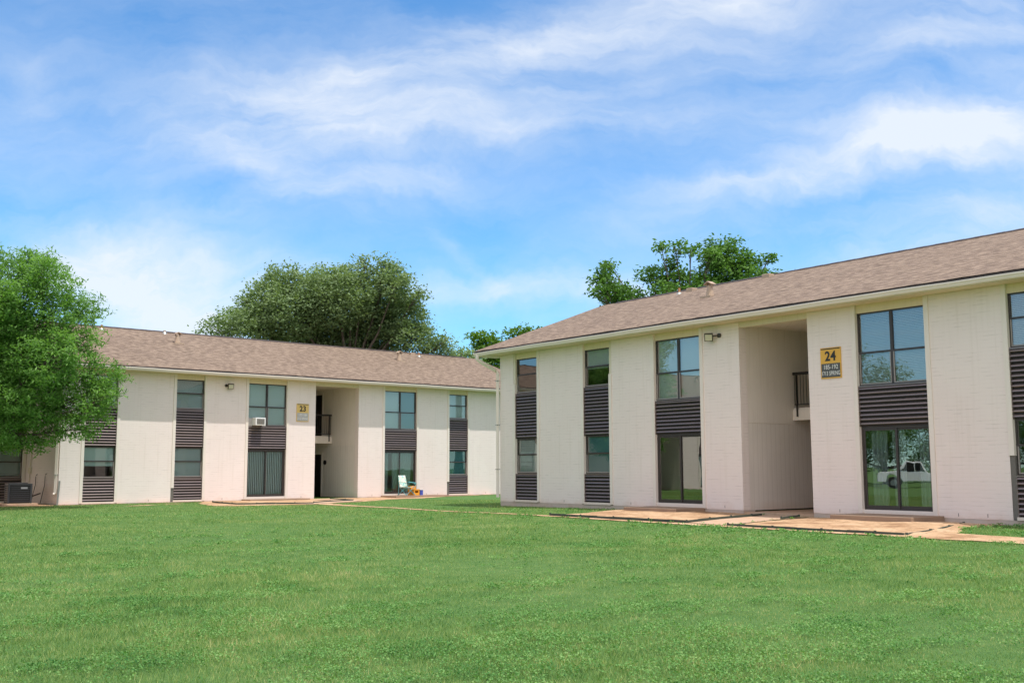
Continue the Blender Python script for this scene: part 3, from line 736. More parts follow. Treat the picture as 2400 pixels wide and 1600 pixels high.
    for xa, xb in ((E0 - 0.035, E0 - 0.011), (E1 + 0.011, E1 + 0.035)):
        rk = MB()
        for (ya, yb) in ((-0.66, 5.8), (12.26, 5.8)):
            za, zb = roof_z(ya) - 0.035, roof_z(yb) - 0.035
            pr = [(ya, za), (yb, zb), (yb, zb - 0.15), (ya, za - 0.15)]
            rk.prism(pr if ya < yb else pr[::-1], 'x', xa, xb)
        rk.build('rake_board', M['cream'], root)
    zt = roof_z(5.8)
    rc = MB(); n = 80; L = E1 - E0 - 1.6
    for k in range(n):
        xa = E0 + 0.8 + L * k / n; xb = xa + L / n * 1.0; up_ = 0.012 + 0.004 * (k % 2)
        rc.prism([(5.66, zt - 0.04 + up_), (5.8, zt + 0.018 + up_), (5.94, zt - 0.04 + up_), (5.94, zt - 0.06), (5.8, zt - 0.01), (5.66, zt - 0.06)], 'x', xa, xb)
    rc.build('ridge_cap', M['drip'], roof)
    for kind, x, y in vents:
        z = roof_z(y)
        if kind == 'flue': flue(root, x, y, z)
        elif kind == 'pipe': pipe_vent(root, x, y, z)
        elif kind == 'stub': pipe_vent(root, x, y, z, 0.13, 'flue', 0.06)
        else: MB().box(x - 0.16, x + 0.16, y - 0.14, y + 0.14, z - 0.08, z + 0.09).build('box_vent', M['flue'], root, bevel=0.02)

def downspout(root, gx_, gy_, wx, wy, z0, out):
    """from the gutter, an elbow back to the corner, then straight down"""
    p = [(gx_, gy_, SOF + 0.06), (gx_, gy_, SOF - 0.12), (gx_ + (wx - gx_) * 0.12, gy_ + (wy - gy_) * 0.12, SOF - 0.20), (wx + (gx_ - wx) * 0.12, wy + (gy_ - wy) * 0.12, SOF - 0.52), (wx, wy, SOF - 0.64), (wx, wy, z0)]
    b = MB(); b.tube(p, 0.07, 4)
    if out: b.tube([(wx, wy, z0 + 0.02), (wx + out[0], wy + out[1], z0 - 0.03)], 0.05, 4)
    o = b.build('downspout', M['gutter'], root)
    for z in (1.0, 2.6, 4.2): MB().box(wx - 0.066, wx + 0.066, wy - 0.062, wy + 0.062, z, z + 0.03).build('strap', M['galv'], o)

SL, SH_, TE, NO, DR = ('slat', 1.0), ('shade', 1.0), ('teal', 1.0), ('none', 0), ('drape', 1.0)
b24 = empty('apartment_building', (P24[0], P24[1], Z24), T24)
tag(b24, 'white brick apartment block carrying the 24 sign, its front in shade', 'building', 'white brick apartment blocks')
GSUF = '_r'
make_building(b24,
    {(0, 1): [NO], (0, 0): [DR], (1, 1): [('shade', .5)], (1, 0): [TE], (2, 1): [SH_, SH_], (3, 1): [SL, SL], (4, 1): [SL], (4, 0): [NO], (5, 1): [SL], (5, 0): [SL]},
    ['panel', 'drape'],
    [('flue', 6.96, 3.23), ('pipe', 3.78, 5.13), ('box', 4.15, 5.4), ('box', 7.6, 5.45), ('flue', 19.9, 3.3)],
    odd={(0, 0): (4.02, -0.10), (1, 1): (4.05, -0.10), (4, 0): (SOF - 0.003, 1.30)})
downspout(b24, X0 - 0.50, -0.665, X0 - 0.06, -0.07, 0.02, None)

GSUF = ''
b23 = empty('apartment_building', (P23[0], P23[1], Z23), T23)
tag(b23, 'white brick apartment block carrying the 23 sign, its front sunlit', 'building', 'white brick apartment blocks')
make_building(b23,
    {(0, 1): [SH_], (0, 0): [('shade', .6)], (1, 1): [SL], (1, 0): [SL], (2, 1): [SH_, SH_], (3, 1): [SH_, ('teal', 1)], (4, 1): [SH_], (4, 0): [TE], (5, 1): [SL], (5, 0): [SL]},
    ['vertical', 'part'],
    [('flue', 5.88, 3.78), ('pipe', 2.94, 5.16), ('flue', 18.22, 3.82), ('pipe', 20.47, 5.11), ('box', 20.2, 5.4), ('stub', 6.0, 5.5)],
    odd={(1, 0): (SOF - 0.003, 0.45), (4, 0): (SOF - 0.003, 0.55)})
downspout(b23, X0 - 0.42, -0.665, X0 - 0.06, 0.10, 0.30, (-0.08, 0))
for root_ in (b24, b23):
    for s_ in (1.3 + 1.9, 6.4, 10.2, 14.0, 17.2, 17.9, 21.0):
        MB().box(s_ - 0.006, s_ + 0.006, -0.003, 0.02, -0.075, 0.0).build('weep_hole', M['black'], root_)
# service gear on the shaded end wall of building 23
cd = MB(); yy = 3.25; xw = X0
cd.box(xw - 0.10, xw - 0.002, yy - 0.10, yy + 0.10, 1.05, 1.30)
o = cd.build('meter_box', M['cream'], b23, bevel=0.01)
c2 = MB(); c2.tube([(xw - 0.05, yy, 1.28), (xw - 0.04, yy - 0.3, 3.2)], 0.018, 6); c2.tube([(xw - 0.05, yy, 1.06), (xw - 0.05, yy + 0.15, 0.1)], 0.018, 6)
c2.build('conduit', M['cream'], o)
for yy, zt_ in ((2.45, 1.02), (1.35, 1.05)):
    c3 = MB(); c3.tube([(xw - 0.0, yy, zt_), (xw - 0.05, yy, zt_ - 0.02), (xw - 0.07, yy - 0.02, zt_ - 0.10), (xw - 0.07, yy - 0.01, 0.6), (xw - 0.10, yy + 0.12, 0.25), (xw - 0.14, yy + 0.2, -0.1)], 0.015, 6)
    c3.build('refrigerant_line', M['greyboard'], b23, smooth=True)
MB().tube([(X0 - 0.03, -0.05, -0.2), (X0 + 0.02, -0.06, 0.78)], 0.035, 4).build('corner_guard', M['galv'], b23)
ext = MB(); ext.tube([(BW[1] + 0.028, 2.92, 1.52), (BW[1] - 0.02, 2.92, 1.52)], 0.11, 12)
ext.build('door_bell_plate', M['black'], b23)

bwg = empty('apartment_building', tuple(to_w(F23, -24.0, -3.9)) + (Z23,), T23)
tag(bwg, 'white brick apartment wing set back behind the leafy tree and dark condenser', 'building', 'white brick apartment blocks')
make_building(bwg,
    {(0, 1): [SL], (0, 0): [SL], (1, 1): [SL], (1, 0): [SL], (2, 1): [SH_, SH_], (3, 1): [SL, SL], (4, 1): [SH_], (4, 0): [TE], (5, 1): [SL], (5, 0): [('slat', .9)]},
    ['vertical', 'vertical'], [('flue', 5.88, 3.78)])

# ------------------------------------------------------------------ house number signs
def on_wall(Fx, Z, T, s, h, out): p = to_w(Fx, s, out); return (p[0], p[1], Z + h), T
def sign(Fx, Z, T, s, h, num, l2, l3, label, yel, gry, ink3):
    loc, rz = on_wall(Fx, Z, T, s, h, 0.0)
    r = empty('building_sign', loc, rz); tag(r, label, 'sign', 'numbered building signs')
    W_, H_ = 0.31, 0.40
    MB().box(-W_, W_, -0.028, -0.004, -H_, H_).build('sign_panel', M[yel], r, bevel=0.003)
    MB().box(-W_ + 0.025, W_ - 0.025, -0.032, -0.0285, -H_ + 0.028, -0.015).build('address_panel', M[gry], r)
    MB().box(-W_ + 0.02, W_ - 0.02, -0.032, -0.0285, H_ - 0.048, H_ - 0.022).build('top_line', M['ink'], r)
    rot = Matrix.Rotation(R(90), 4, 'X')
    for txt, size, z, bold, sx, mt_ in ((num, 0.34, 0.165, 0.009, 0.95, 'ink'), (l2, 0.160, -0.112, 0.0, 0.80, ink3), (l3, 0.155, -0.275, 0.0, 0.62, ink3)):
        me = text_mesh(txt, size, bold, sx); me.transform(rot); me.materials.clear(); me.materials.append(M[mt_])
        me.transform(Matrix.Translation((0, -0.0345, z)))
        t = bpy.data.objects.new('lettering', me); C.objects.link(t); t.parent = r
sign(F24, Z24, T24, 13.915, 3.73, '24', '185-192', '1713 SPRING', 'yellow and grey wall sign reading 24, 185-192, 1713 SPRING beside the breezeway', 'yellow', 'signgrey', 'inkw')
sign(F23, Z23, T23, 10.19, 3.72, '23', '177-184', '1713 SPRING', 'faded yellow and pale grey wall sign reading 23 left of the far breezeway', 'paleyellow', 'palegrey', 'inkw')

# ------------------------------------------------------------------ floodlights
def flood(Fx, Z, T, s, h, label, yaw, joint):
    loc, rz = on_wall(Fx, Z, T, s, h, 0.0)
    r = empty('floodlight', loc, rz); tag(r, label, 'wall light', 'floodlights high on the walls')
    b = MB(); b.tube([(joint, 0.0, 0.04), (joint, -0.05, 0.04)], 0.065, 14); b.tube([(joint, -0.05, 0.04), (joint * 0.6, -0.12, 0.03), (0, -0.16, 0.02)], 0.018, 8)
    b.build('bracket', M['lamp'], r)
    rm = Matrix.Rotation(R(yaw), 4, 'Z') @ Matrix.Rotation(R(22), 4, 'X')
    ax, ay, az = rm.col[0].xyz, rm.col[1].xyz, rm.col[2].xyz; c = Vector((0, -0.20, 0))
    h_ = MB().obox(c, ax, ay, az, 0.122, 0.05, 0.115).build('housing', M['lamp'], r, bevel=0.012)
    MB().obox(c - ay * 0.052, ax, ay, az, 0.098, 0.004, 0.090).build('lens', M['lampglass'], h_)
    b = MB()
    for k in range(-3, 4): b.obox(c + ay * 0.065 + ax * k * 0.03, ax, ay, az, 0.004, 0.016, 0.10)
    b.build('cooling_fins', M['lamp'], h_)
flood(F24, Z24, T24, 9.93, 4.78, 'square floodlight under the eave of building 24, between wide window and breezeway', 38, 0.24)
flood(F23, Z23, T23, 6.56, 4.72, 'small bronze floodlight under the eave of building 23, between narrow and wide window', -14, -0.12)

# ------------------------------------------------------------------ window air conditioner (building 23)
loc, rz = on_wall(F23, Z23, T23, 7.96, 3.075, 0.0)
ac = empty('window_air_conditioner', loc, rz); tag(ac, 'white window air conditioner sticking out of the wide upper window of building 23', 'air conditioner')
MB().box(-0.235, 0.235, -0.30, 0.06, 0.015, 0.345).build('case', M['acwhite'], ac, bevel=0.012)
b = MB(); b.box(-0.185, 0.185, -0.306, -0.3005, 0.06, 0.30); b.build('grille', M['acgrille'], ac)
b = MB()
for k in range(9): b.box(-0.18, 0.18, -0.312, -0.3065, 0.075 + k * 0.025, 0.083 + k * 0.025)
b.build('grille_bars', M['alu'], ac)
MB().box(-0.42, -0.236, 0.02, 0.05, 0.0, 0.33).build('filler_panel', M['palegrey'], ac)
MB().box(0.236, 0.43, 0.02, 0.05, 0.0, 0.33).build('filler_panel', M['palegrey'], ac)

# ------------------------------------------------------------------ condenser on its pad
def pad(label, Fx, poly_so, ztop, depth, mat='slab', name='concrete_step'):
    pl = [tuple(to_w(Fx, *p)) for p in poly_so]
    o = MB().prism(pl, 'z', ztop - depth, ztop).build(name, M[mat], None, bevel=0.012)
    return o
cp = to_w(F23, -1.50, -0.95)
o = pad('', F23, [(-2.25, -1.55), (-0.95, -1.55), (-0.95, -0.35), (-2.25, -0.35)], -1.26, 0.18, 'concrete', 'condenser_pad')
tag(o, 'low orange stained concrete pad under the black condenser', 'concrete pad')
cn = empty('air_condenser', (cp[0], cp[1], -1.26), T23 + R(-8)); tag(cn, 'dark grey square air conditioning condenser on a pad in the building corner', 'air conditioner')
w = 0.40; H = 0.74
MB().prism([(-w, -w + .07), (-w + .07, -w), (w - .07, -w), (w, -w + .07), (w, w - .07), (w - .07, w), (-w + .07, w), (-w, w - .07)], 'z', 0.02, H - 0.04).build('coil', M['shade_and_coil'], cn)
b = MB()
for k in range(9):
    z = 0.06 + k * 0.075; q = w + 0.018
    b.box(-q, q, -q, -q + 0.012, z, z + 0.028); b.box(-q, q, q - 0.012, q, z, z + 0.028); b.box(-q, -q + 0.012, -q + 0.013, q - 0.013, z, z + 0.028); b.box(q - 0.012, q, -q + 0.013, q - 0.013, z, z + 0.028)
b.build('guard_louvers', M['cond'], cn)
q = w + 0.026
for sx in (-1, 1):
    for sy in (-1, 1):
        MB().box(min(sx * q, sx * (q - 0.07)), max(sx * q, sx * (q - 0.07)), min(sy * q, sy * (q - 0.07)), max(sy * q, sy * (q - 0.07)), 0.0, H).build('corner_post', M['cond'], cn, bevel=0.015)
b = MB(); b.box(-q, q, -q, q, H - 0.035, H + 0.0); b.tube([(0, 0, H), (0, 0, H + 0.03)], 0.33, 24); b.build('top_cap', M['cond'], cn, bevel=0.01)
MB().box(0.02, 0.25, -q - 0.004, -q, H - 0.20, H - 0.13).build('badge', M['condl'], cn)
MB().tube([(w, 0.2, 0.3), (w + 0.15, 0.25, 0.25), (w + 0.45, 0.4, 0.35)], 0.025, 6).build('hose', M['black'], cn, smooth=True)

# ------------------------------------------------------------------ door steps
o = pad('', F24, [(7.35, 0.0), (9.45, 0.0), (9.45, 1.22), (7.35, 1.22)], -1.145, 0.2); tag(o, 'low concrete door step before the left sliding door of building 24', 'door step', 'concrete door steps')
o = pad('', F24, [(14.62, 0.0), (16.85, 0.0), (16.80, 1.30), (14.62, 1.28)], -1.13, 0.2); tag(o, 'low concrete door step before the right sliding door of building 24, below the reflected pickup', 'door step', 'concrete door steps')
o = pad('', F23, [(7.3, 0.0), (10.2, 0.0), (10.2, 0.8), (7.3, 0.8)], -1.285, 0.12); tag(o, 'thin concrete step before the sliding door with vertical blinds, building 23', 'door step', 'concrete door steps')
o = pad('', F23, [(14.5, 0.0), (17.6, 0.0), (17.6, 1.25), (14.5, 1.25)], -1.265, 0.12); tag(o, 'concrete door step carrying the camp chair and the orange crates', 'door step', 'concrete door steps')

# ------------------------------------------------------------------ lawn edging
def edging(pts, label, h=0.07, w=0.045):
    b = MB(); pw = []
    for i in range(len(pts) - 1):
        a, c = np.array(pts[i]), np.array(pts[i + 1]); n = max(1, int(np.linalg.norm(c - a) / 0.6))
        pw += [a + (c - a) * k / n for k in range(n)]
    pw.append(np.array(pts[-1]))
    for a, c in zip(pw[:-1], pw[1:]):
        d = c - a; L = np.linalg.norm(d); d = Vector((d[0] / L, d[1] / L, 0)); mid = (a + c) / 2
        b.obox((mid[0], mid[1], zgf(*mid) + h / 2 - 0.01 + rnd.uniform(-.004, .004)), d, Vector((-d.y, d.x, 0)), Vector((0, 0, 1)), L / 2 - 0.002, w / 2, h / 2 + 0.02)
    r = empty('lawn_edging', (0, 0, 0)); tag(r, label, 'edging', 'green lawn edging boards')
    b.build('edging_board', M['edging'], r)
    for a in pw[::2]: MB().box(a[0] - 0.02, a[0] + 0.02, a[1] - 0.02, a[1] + 0.02, zgf(*a) - 0.05, zgf(*a) + h + 0.025).build('stake', M['edging'], r)
edging(W24([(8.35, 4.86), (13.3, 4.86), (12.5, 2.4), (11.9, 0.5)]), 'green edging board bent round the sandy bed before the left sliding door of building 24', 0.065)
edging(W24([(14.55, 4.88), (18.95, 4.98)]), 'thin green edging board along the sandy bed before the right sliding door of building 24', 0.05)
edging(W24([(13.0, 0.35), (13.5, 1.7)]), 'short green edging piece beside the breezeway of building 24', 0.06)
edging(W24([(18.95, 4.9), (18.3, 2.6), (17.6, 0.5)]), 'half buried edging board at the right end of the sandy bed, building 24', 0.035)
edging(W23([(5.3, 1.4), (4.8, 4.5), (7.3, 5.9)]), 'green edging board round the sandy bed left of the far breezeway, building 23', 0.06)
edging(W23([(7.6, 5.4), (10.6, 3.6), (10.8, 1.5)]), 'green edging board in front of the far breezeway, building 23', 0.06)
# loose black drain pipe end beside the left step
p0 = to_w(F24, 7.0, 0.35); p1 = to_w(F24, 7.35, 0.45)
dp = MB(); dp.tube([(p0[0], p0[1], -1.24), (p1[0], p1[1], -1.235)], 0.05, 10); tag(dp.build('drain_pipe', M['edging'], None), 'short dark drain pipe end lying beside the left door step', 'pipe')
p0 = to_w(F24, 7.0, 0.345)
# white broken tile by the wall
for s_, w_ in ((4.55, 0.5), (5.15, 0.45)):
    pass

# ------------------------------------------------------------------ camp chair
cpos = to_w(F23, 15.43, 0.80)
ch = empty('camp_chair', (cpos[0], cpos[1], -1.265), T23 + R(8)); tag(ch, 'teal folding camp chair with patterned canvas on the far patio step', 'chair')
def loft(rows): 
    b = MB(); n = len(rows[0]); b.add([p for r_ in rows for p in r_], [(j * n + i, j * n + i + 1, (j + 1) * n + i + 1, (j + 1) * n + i) for j in range(len(rows) - 1) for i in range(n - 1)]); return b
rows = []
for j in range(8):
    t = j / 7; rows.append([(-0.25 + 0.5 * i / 8, -0.22 + 0.42 * t, 0.43 - 0.05 * t - 0.06 * math.sin(math.pi * i / 8) * math.sin(math.pi * min(1, t + .2))) for i in range(9)])
o = loft(rows).build('seat', M['chairfab'], ch, smooth=True); md = o.modifiers.new('th', 'SOLIDIFY'); md.thickness = 0.012
rows = []
for j in range(8):
    t = j / 7; w = 0.25 - 0.03 * t; rows.append([(-w + 2 * w * i / 8, 0.20 + 0.14 * t + 0.05 * math.sin(math.pi * i / 8), 0.36 + 0.58 * t) for i in range(9)])
o = loft(rows).build('backrest', M['chairfab'], ch, smooth=True); md = o.modifiers.new('th', 'SOLIDIFY'); md.thickness = 0.012
for s_ in (-1, 1):
    o = loft([[(s_ * 0.36, -0.30 + 0.5 * i / 6, 0.60 + 0.05 * i / 6) for i in range(7)], [(s_ * 0.27, -0.28 + 0.5 * i / 6, 0.585 + 0.05 * i / 6) for i in range(7)]]).build('armrest', M['chairfab' if s_ < 0 else 'tealmetal'], ch, smooth=True)
    o.modifiers.new('th', 'SOLIDIFY').thickness = 0.02
for x0_, x1_, ya, yb, za, zb in ((-0.28, 0.28, -0.26, -0.26, 0.02, 0.42), (0.28, -0.28, -0.26, -0.26, 0.02, 0.42), (-0.30, -0.28, -0.28, 0.28, 0.02, 0.46), (0.30, 0.28, -0.28, 0.28, 0.02, 0.46),
                             (-0.30, -0.28, 0.30, -0.24, 0.02, 0.42), (0.30, 0.28, 0.30, -0.24, 0.02, 0.42), (-0.28, 0.28, 0.28, 0.28, 0.02, 0.42), (0.28, -0.28, 0.28, 0.28, 0.02, 0.42)):
    MB().tube([(x0_, ya, za), (x1_, yb, zb)], 0.011, 8).build('leg', M['tealmetal'], ch)
for s_ in (-1, 1):
    MB().tube([(s_ * 0.28, -0.26, 0.40), (s_ * 0.34, -0.29, 0.60)], 0.010, 8).build('arm_post', M['tealmetal'], ch)
    MB().tube([(s_ * 0.28, 0.28, 0.02), (s_ * 0.24, 0.30, 0.50), (s_ * 0.22, 0.36, 0.96)], 0.011, 8).build('back_post', M['tealmetal'], ch)
MB().tube([(0.345, -0.22, 0.60), (0.345, -0.22, 0.50)], [0.05, 0.04], 12).build('cup_holder', M['tealmetal'], ch)

# ------------------------------------------------------------------ crates beside the chair
def crate(s, o_, w, d, h, z0, mat, label, handle=True, lid=None):
    p = to_w(F23, s, o_); r = empty('toy_crate', (p[0], p[1], z0), T23); tag(r, label, 'crate')
    t = 0.015; b = MB()
    b.box(-w, w, -d, d, 0, t); b.box(-w, w, d - t, d, t, h); b.box(-w, -w + t, -d, d - t, t, h); b.box(w - t, w, -d, d - t, t, h)
    b.box(-w + t, w - t, -d, -d + t, t, h * 0.45 if handle else h)
    if handle: b.box(-w + t, -w + 0.07, -d, -d + t, h * 0.45, h * 0.8); b.box(w - 0.07, w - t, -d, -d + t, h * 0.45, h * 0.8); b.box(-w + t, w - t, -d, -d + t, h * 0.8, h)
    b.build('bin', M[mat], r, bevel=0.004)
    MB().box(-w - 0.012, w + 0.012, -d - 0.012, d + 0.012, h - 0.0, h + 0.018).build('rim' if not lid else 'lid', M[lid or mat], r, bevel=0.005)
crate(15.98, 0.72, 0.17, 0.13, 0.27, -1.265, 'orange', 'front orange plastic crate with a square opening, beside the camp chair')
crate(16.02, 0.40, 0.15, 0.12, 0.42, -1.265, 'orange', 'taller orange plastic crate standing behind the front orange crate', False)
crate(16.33, 0.66, 0.085, 0.11, 0.25, -1.265, 'blue', 'small blue bin with a white lid, right of the orange crates', False, 'acwhite')

# ------------------------------------------------------------------ pickup parked off to the left (seen in the glass of building 24)
tk = empty('pickup_truck', (-38.0, 20.4, zgf(-38, 20.4)), R(96)); tag(tk, 'white pickup truck parked on the grass, seen as a reflection in the right sliding door', 'pickup truck')
white = mat_plain('white_car_paint', (0.88, 0.89, 0.90), 0.25, 0, 0.5, **{'Coat Weight': 0.6}); dark = mat_plain('dark_glass', (0.01, 0.012, 0.014), 0.08)
body = [(-2.6, .45), (-2.6, 1.02), (-0.35, 1.04), (-0.05, 1.62), (0.05, 1.68), (1.0, 1.68), (1.55, 1.12), (2.55, 1.0), (2.68, .85), (2.68, .45), (2.2, .42), (2.12, .72), (1.9, .88), (1.65, .88), (1.42, .72), (1.35, .42), (-1.1, .42), (-1.18, .72), (-1.4, .88), (-1.7, .88), (-1.92, .72), (-2.0, .42)]
MB().prism(body, 'y', -0.92, 0.92).build('body', white, tk, bevel=0.04)
for s_ in (-1, 1):
    MB().prism([(-0.22, 1.10), (0.02, 1.58), (0.42, 1.60), (0.42, 1.10)], 'y', s_ * 0.925 - .003, s_ * 0.925 + .003).build('side_window', dark, tk)
    MB().prism([(0.50, 1.10), (0.50, 1.60), (0.95, 1.60), (1.38, 1.12)], 'y', s_ * 0.925 - .003, s_ * 0.925 + .003).build('side_window', dark, tk)
    for x_ in (-1.55, 1.77):
        wh = MB().tube([(x_, s_ * 0.70, 0.38), (x_, s_ * 0.93, 0.38)], 0.38, 24).build('wheel', mat_plain('tyre', (0.02, 0.02, 0.02), 0.8), tk)
        MB().tube([(x_, s_ * 0.90, 0.38), (x_, s_ * 0.95, 0.38)], 0.22, 12).build('rim', M['galv'], wh)
MB().box(2.66, 2.74, -0.9, 0.9, 0.45, 0.62).build('bumper', M['galv'], tk); MB().box(-2.70, -2.61, -0.9, 0.9, 0.45, 0.62).build('bumper', M['galv'], tk)
for s_ in (-0.7, 0.7): MB().box(2.60, 2.70, s_ - 0.14, s_ + 0.14, 0.72, 0.86).build('headlight', M['acwhite'], tk)

# ------------------------------------------------------------------ trees
def leaf_cloud(anch, per, spread, L, Wd, up=0.5, droop=0.0):
    n = len(anch) * per
    c = np.repeat(anch, per, 0) + rng.normal(0, 1, (n, 3)) * np.array([spread, spread, spread * 0.62])
    nrm = rng.normal(0, 1, (n, 3)); nrm[:, 2] = np.abs(nrm[:, 2]) + up; nrm /= np.linalg.norm(nrm, axis=1)[:, None]
    d = rng.normal(0, 1, (n, 3)); d[:, 2] -= droop; d -= nrm * (d * nrm).sum(1)[:, None]; d /= np.linalg.norm(d, axis=1)[:, None]
    s = np.cross(nrm, d); ln = (L * rng.uniform(0.6, 1.3, n))[:, None]; wd = (Wd * rng.uniform(0.7, 1.2, n))[:, None]
    V = np.stack([c - d * ln * .5, c + s * wd * .5 - nrm * 0.1 * wd, c + d * ln * .5, c - s * wd * .5 - nrm * 0.1 * wd], 1).reshape(-1, 3)
    return V, np.arange(n * 4).reshape(-1, 4)

def tree(name, label, base, lobes, twigs_per_m3, per, spread, L, Wd, mat, trunk_r=0.25, fork=0.35, droop=0.0, group=None, cap=9000, up=.5):
    """lobes: (x,y,z,rx,ry,rz) world; leaves gather on twigs that fill the lobes, limbs run from the trunk to each lobe"""
    r = empty(name, base); tag(r, label, 'tree', group)
    B = np.array(base); anch = []; tb = MB()
    ztop = max(l[2] + l[5] for l in lobes) - B[2]
    fk = np.array([0, 0, max(1.4, ztop * fork)])
    pts = [(0, 0, -0.1), (0.02, 0.03, fk[2] * 0.35), (-0.05, 0.02, fk[2] * 0.75), tuple(fk)]
    tb.tube(pts, [trunk_r * 1.5, trunk_r, trunk_r * 0.85, trunk_r * 0.72], 12)
    for lx, ly, lz, rx, ry, rz in lobes:
        c = np.array([lx, ly, lz]) - B; n = max(6, int(4.19 * rx * ry * rz * twigs_per_m3))
        d = rng.normal(0, 1, (n, 3)); d /= np.linalg.norm(d, axis=1)[:, None]
        a = c + d * (rng.uniform(0, 1, n) ** 0.36)[:, None] * np.array([rx, ry, rz]) ; anch.append(a)
        mid = fk + (c - fk) * 0.5 + np.array([rng.normal(0, .15), rng.normal(0, .15), -0.12 * np.linalg.norm(c - fk)])
        k = 6; rr = trunk_r * (0.22 + 0.30 * min(1, rx / 2))
        cv = [fk * (1 - t) ** 2 + mid * 2 * t * (1 - t) + c * t * t + rng.normal(0, 0.04, 3) * (0 < t < 1) for t in np.linspace(0, 1, k)]
        tb.tube([tuple(p) for p in cv], [rr * (1 - 0.75 * t) for t in np.linspace(0, 1, k)], 7)
        for a_ in a[rng.choice(len(a), min(len(a), 10), False)]:
            s0 = cv[-2] + (cv[-1] - cv[-2]) * rng.uniform(0, 1); md = (s0 + a_) / 2 + rng.normal(0, .08, 3)
            tb.tube([tuple(s0), tuple(md), tuple(a_)], [rr * 0.25, rr * 0.16, rr * 0.06], 5)
    anch = np.concatenate(anch)
    if len(anch) > cap: anch = anch[rng.choice(len(anch), cap, False)]
    V, F = leaf_cloud(anch, per, spread, L, Wd, up, droop)
    tb.build('trunk', M['bark'], r, smooth=True)
    npmesh('crown', V, F, mat, r)
    return r

def px(u, v, y, f=2483.0): return ((u - 1200) / f * y, (1097 - v) / f * y)
def lobeset(lst, y0, ry=1.0, jit=0.0, sq=0.85):
    out = []
    for u, v, rp in lst:
        y = y0 + rnd.uniform(-jit, jit); x, z = px(u, v, y0); rr = rp / 2483.0 * y0
        out.append((x, y, z, rr, rr * ry, rr * sq))
    return out

lf_ash = mat_leaf('ash_leaf', (0.095, 0.22, 0.05), (0.23, 0.40, 0.11), 0.9, 0.45)
lf_oak = mat_leaf('live_oak_leaf', (0.13, 0.20, 0.09), (0.26, 0.35, 0.17), 0.35, 0.32)
lf_pec = mat_leaf('pecan_leaf', (0.06, 0.15, 0.03), (0.14, 0.27, 0.06), 0.5, 0.3)
lf_far = mat_leaf('far_leaf', (0.07, 0.16, 0.02), (0.16, 0.27, 0.04), 0.4, 0.35)

ash = [(20, 615, 55), (75, 625, 62), (130, 655, 62), (180, 705, 50), (60, 700, 80), (130, 740, 75), (195, 780, 45), (20, 760, 90), (95, 830, 90), (160, 840, 75), (222, 860, 55),
       (245, 905, 42), (235, 955, 48), (175, 935, 75), (90, 930, 85), (10, 900, 90), (215, 1000, 40), (150, 1005, 45), (60, 1005, 60), (-10, 990, 75), (262, 880, 25), (268, 930, 22), (95, 1035, 30),
       (-70, 640, 110), (-90, 780, 150), (-110, 930, 150), (-220, 700, 140), (-230, 880, 160), (-330, 820, 120), (-200, 1010, 90)]
tree('ash_tree', 'bright green leafy tree at the left edge, drooping in front of building 23', (-19.6, 37.3, zgf(-19.6, 37.3)), lobeset([(u - 16, v, r_) for u, v, r_ in ash], 37, 1.15, 1.0, 0.92), 20, 32, 0.14, 0.16, 0.052, lf_ash, 0.2, 0.30, 0.7, cap=9000)
oak = [(560, 735, 52), (530, 775, 42), (615, 700, 62), (610, 765, 62), (680, 660, 50), (700, 730, 80), (745, 645, 52), (800, 700, 85), (830, 640, 42), (900, 635, 42), (885, 690, 68), (935, 665, 45), (970, 705, 38), (935, 745, 62),
       (850, 775, 85), (770, 785, 80), (690, 790, 70), (970, 785, 48), (1020, 808, 38), (1045, 830, 25), (480, 785, 18), (640, 640, 22), (860, 612, 18), (905, 612, 16), (985, 680, 14), (1045, 795, 14), (560, 690, 18), (1000, 760, 16)]
tree('live_oak_tree', 'large grey green oak rising behind the roof of building 23', (-9.5, 62.0, -1.35), lobeset([(u, v + 9, r_) for u, v, r_ in oak], 62, 1.3, 2.2, 0.85), 10, 28, 0.26, 0.20, 0.11, lf_oak, 0.30, 0.45, cap=12000, up=.6)
pec = [(1415, 650, 30), (1400, 690, 22), (1445, 690, 42), (1455, 720, 30), (1525, 640, 28), (1500, 690, 30), (1545, 700, 26), (1590, 575, 24), (1580, 610, 22), (1575, 650, 38), (1618, 590, 16), (1620, 640, 28), (1690, 585, 40), (1735, 570, 26),
       (1700, 635, 55), (1645, 680, 45), (1755, 615, 36), (1770, 655, 38), (1800, 640, 18), (1825, 655, 12), (1805, 608, 9), (1552, 582, 9), (1660, 610, 28), (1430, 620, 14), (1560, 690, 30)]
tree('pecan_tree', 'open branched dark green tree rising behind the ridge of building 24', (8.6, 52.0, -1.35), lobeset(pec, 52, 1.2, 1.2, 0.85), 22, 18, 0.20, 0.23, 0.12, lf_pec, 0.25, 0.5, cap=7000, group='trees behind the buildings')
far = [(1130, 800, 22), (1110, 790, 14), (1155, 805, 22), (1205, 785, 20), (1235, 775, 18), (1260, 775, 15), (1180, 815, 26), (1140, 835, 28), (1220, 810, 30), (1120, 820, 18), (1170, 850, 30)]
tree('small_tree', 'small yellow green tree seen in the gap between the two roofs', (-0.5, 75.0, -1.35), lobeset(far, 75, 1.4, 0.8), 12, 18, 0.26, 0.28, 0.16, lf_far, 0.22, 0.5, cap=2600, group='trees behind the buildings')
bush = [(1082, 828, 18), (1100, 835, 20), (1065, 835, 14), (1120, 850, 20), (1100, 860, 24)]
tree('grey_green_tree', 'low grey green tree between the large oak and the yellow green tree', (-2.9, 70.0, -1.35), lobeset(bush, 70, 1.4, 0.6), 12, 18, 0.25, 0.26, 0.15, lf_oak, 0.2, 0.5, cap=1300, group='trees behind the buildings')
left = [(450, 785, 10), (470, 778, 9), (485, 772, 8)]
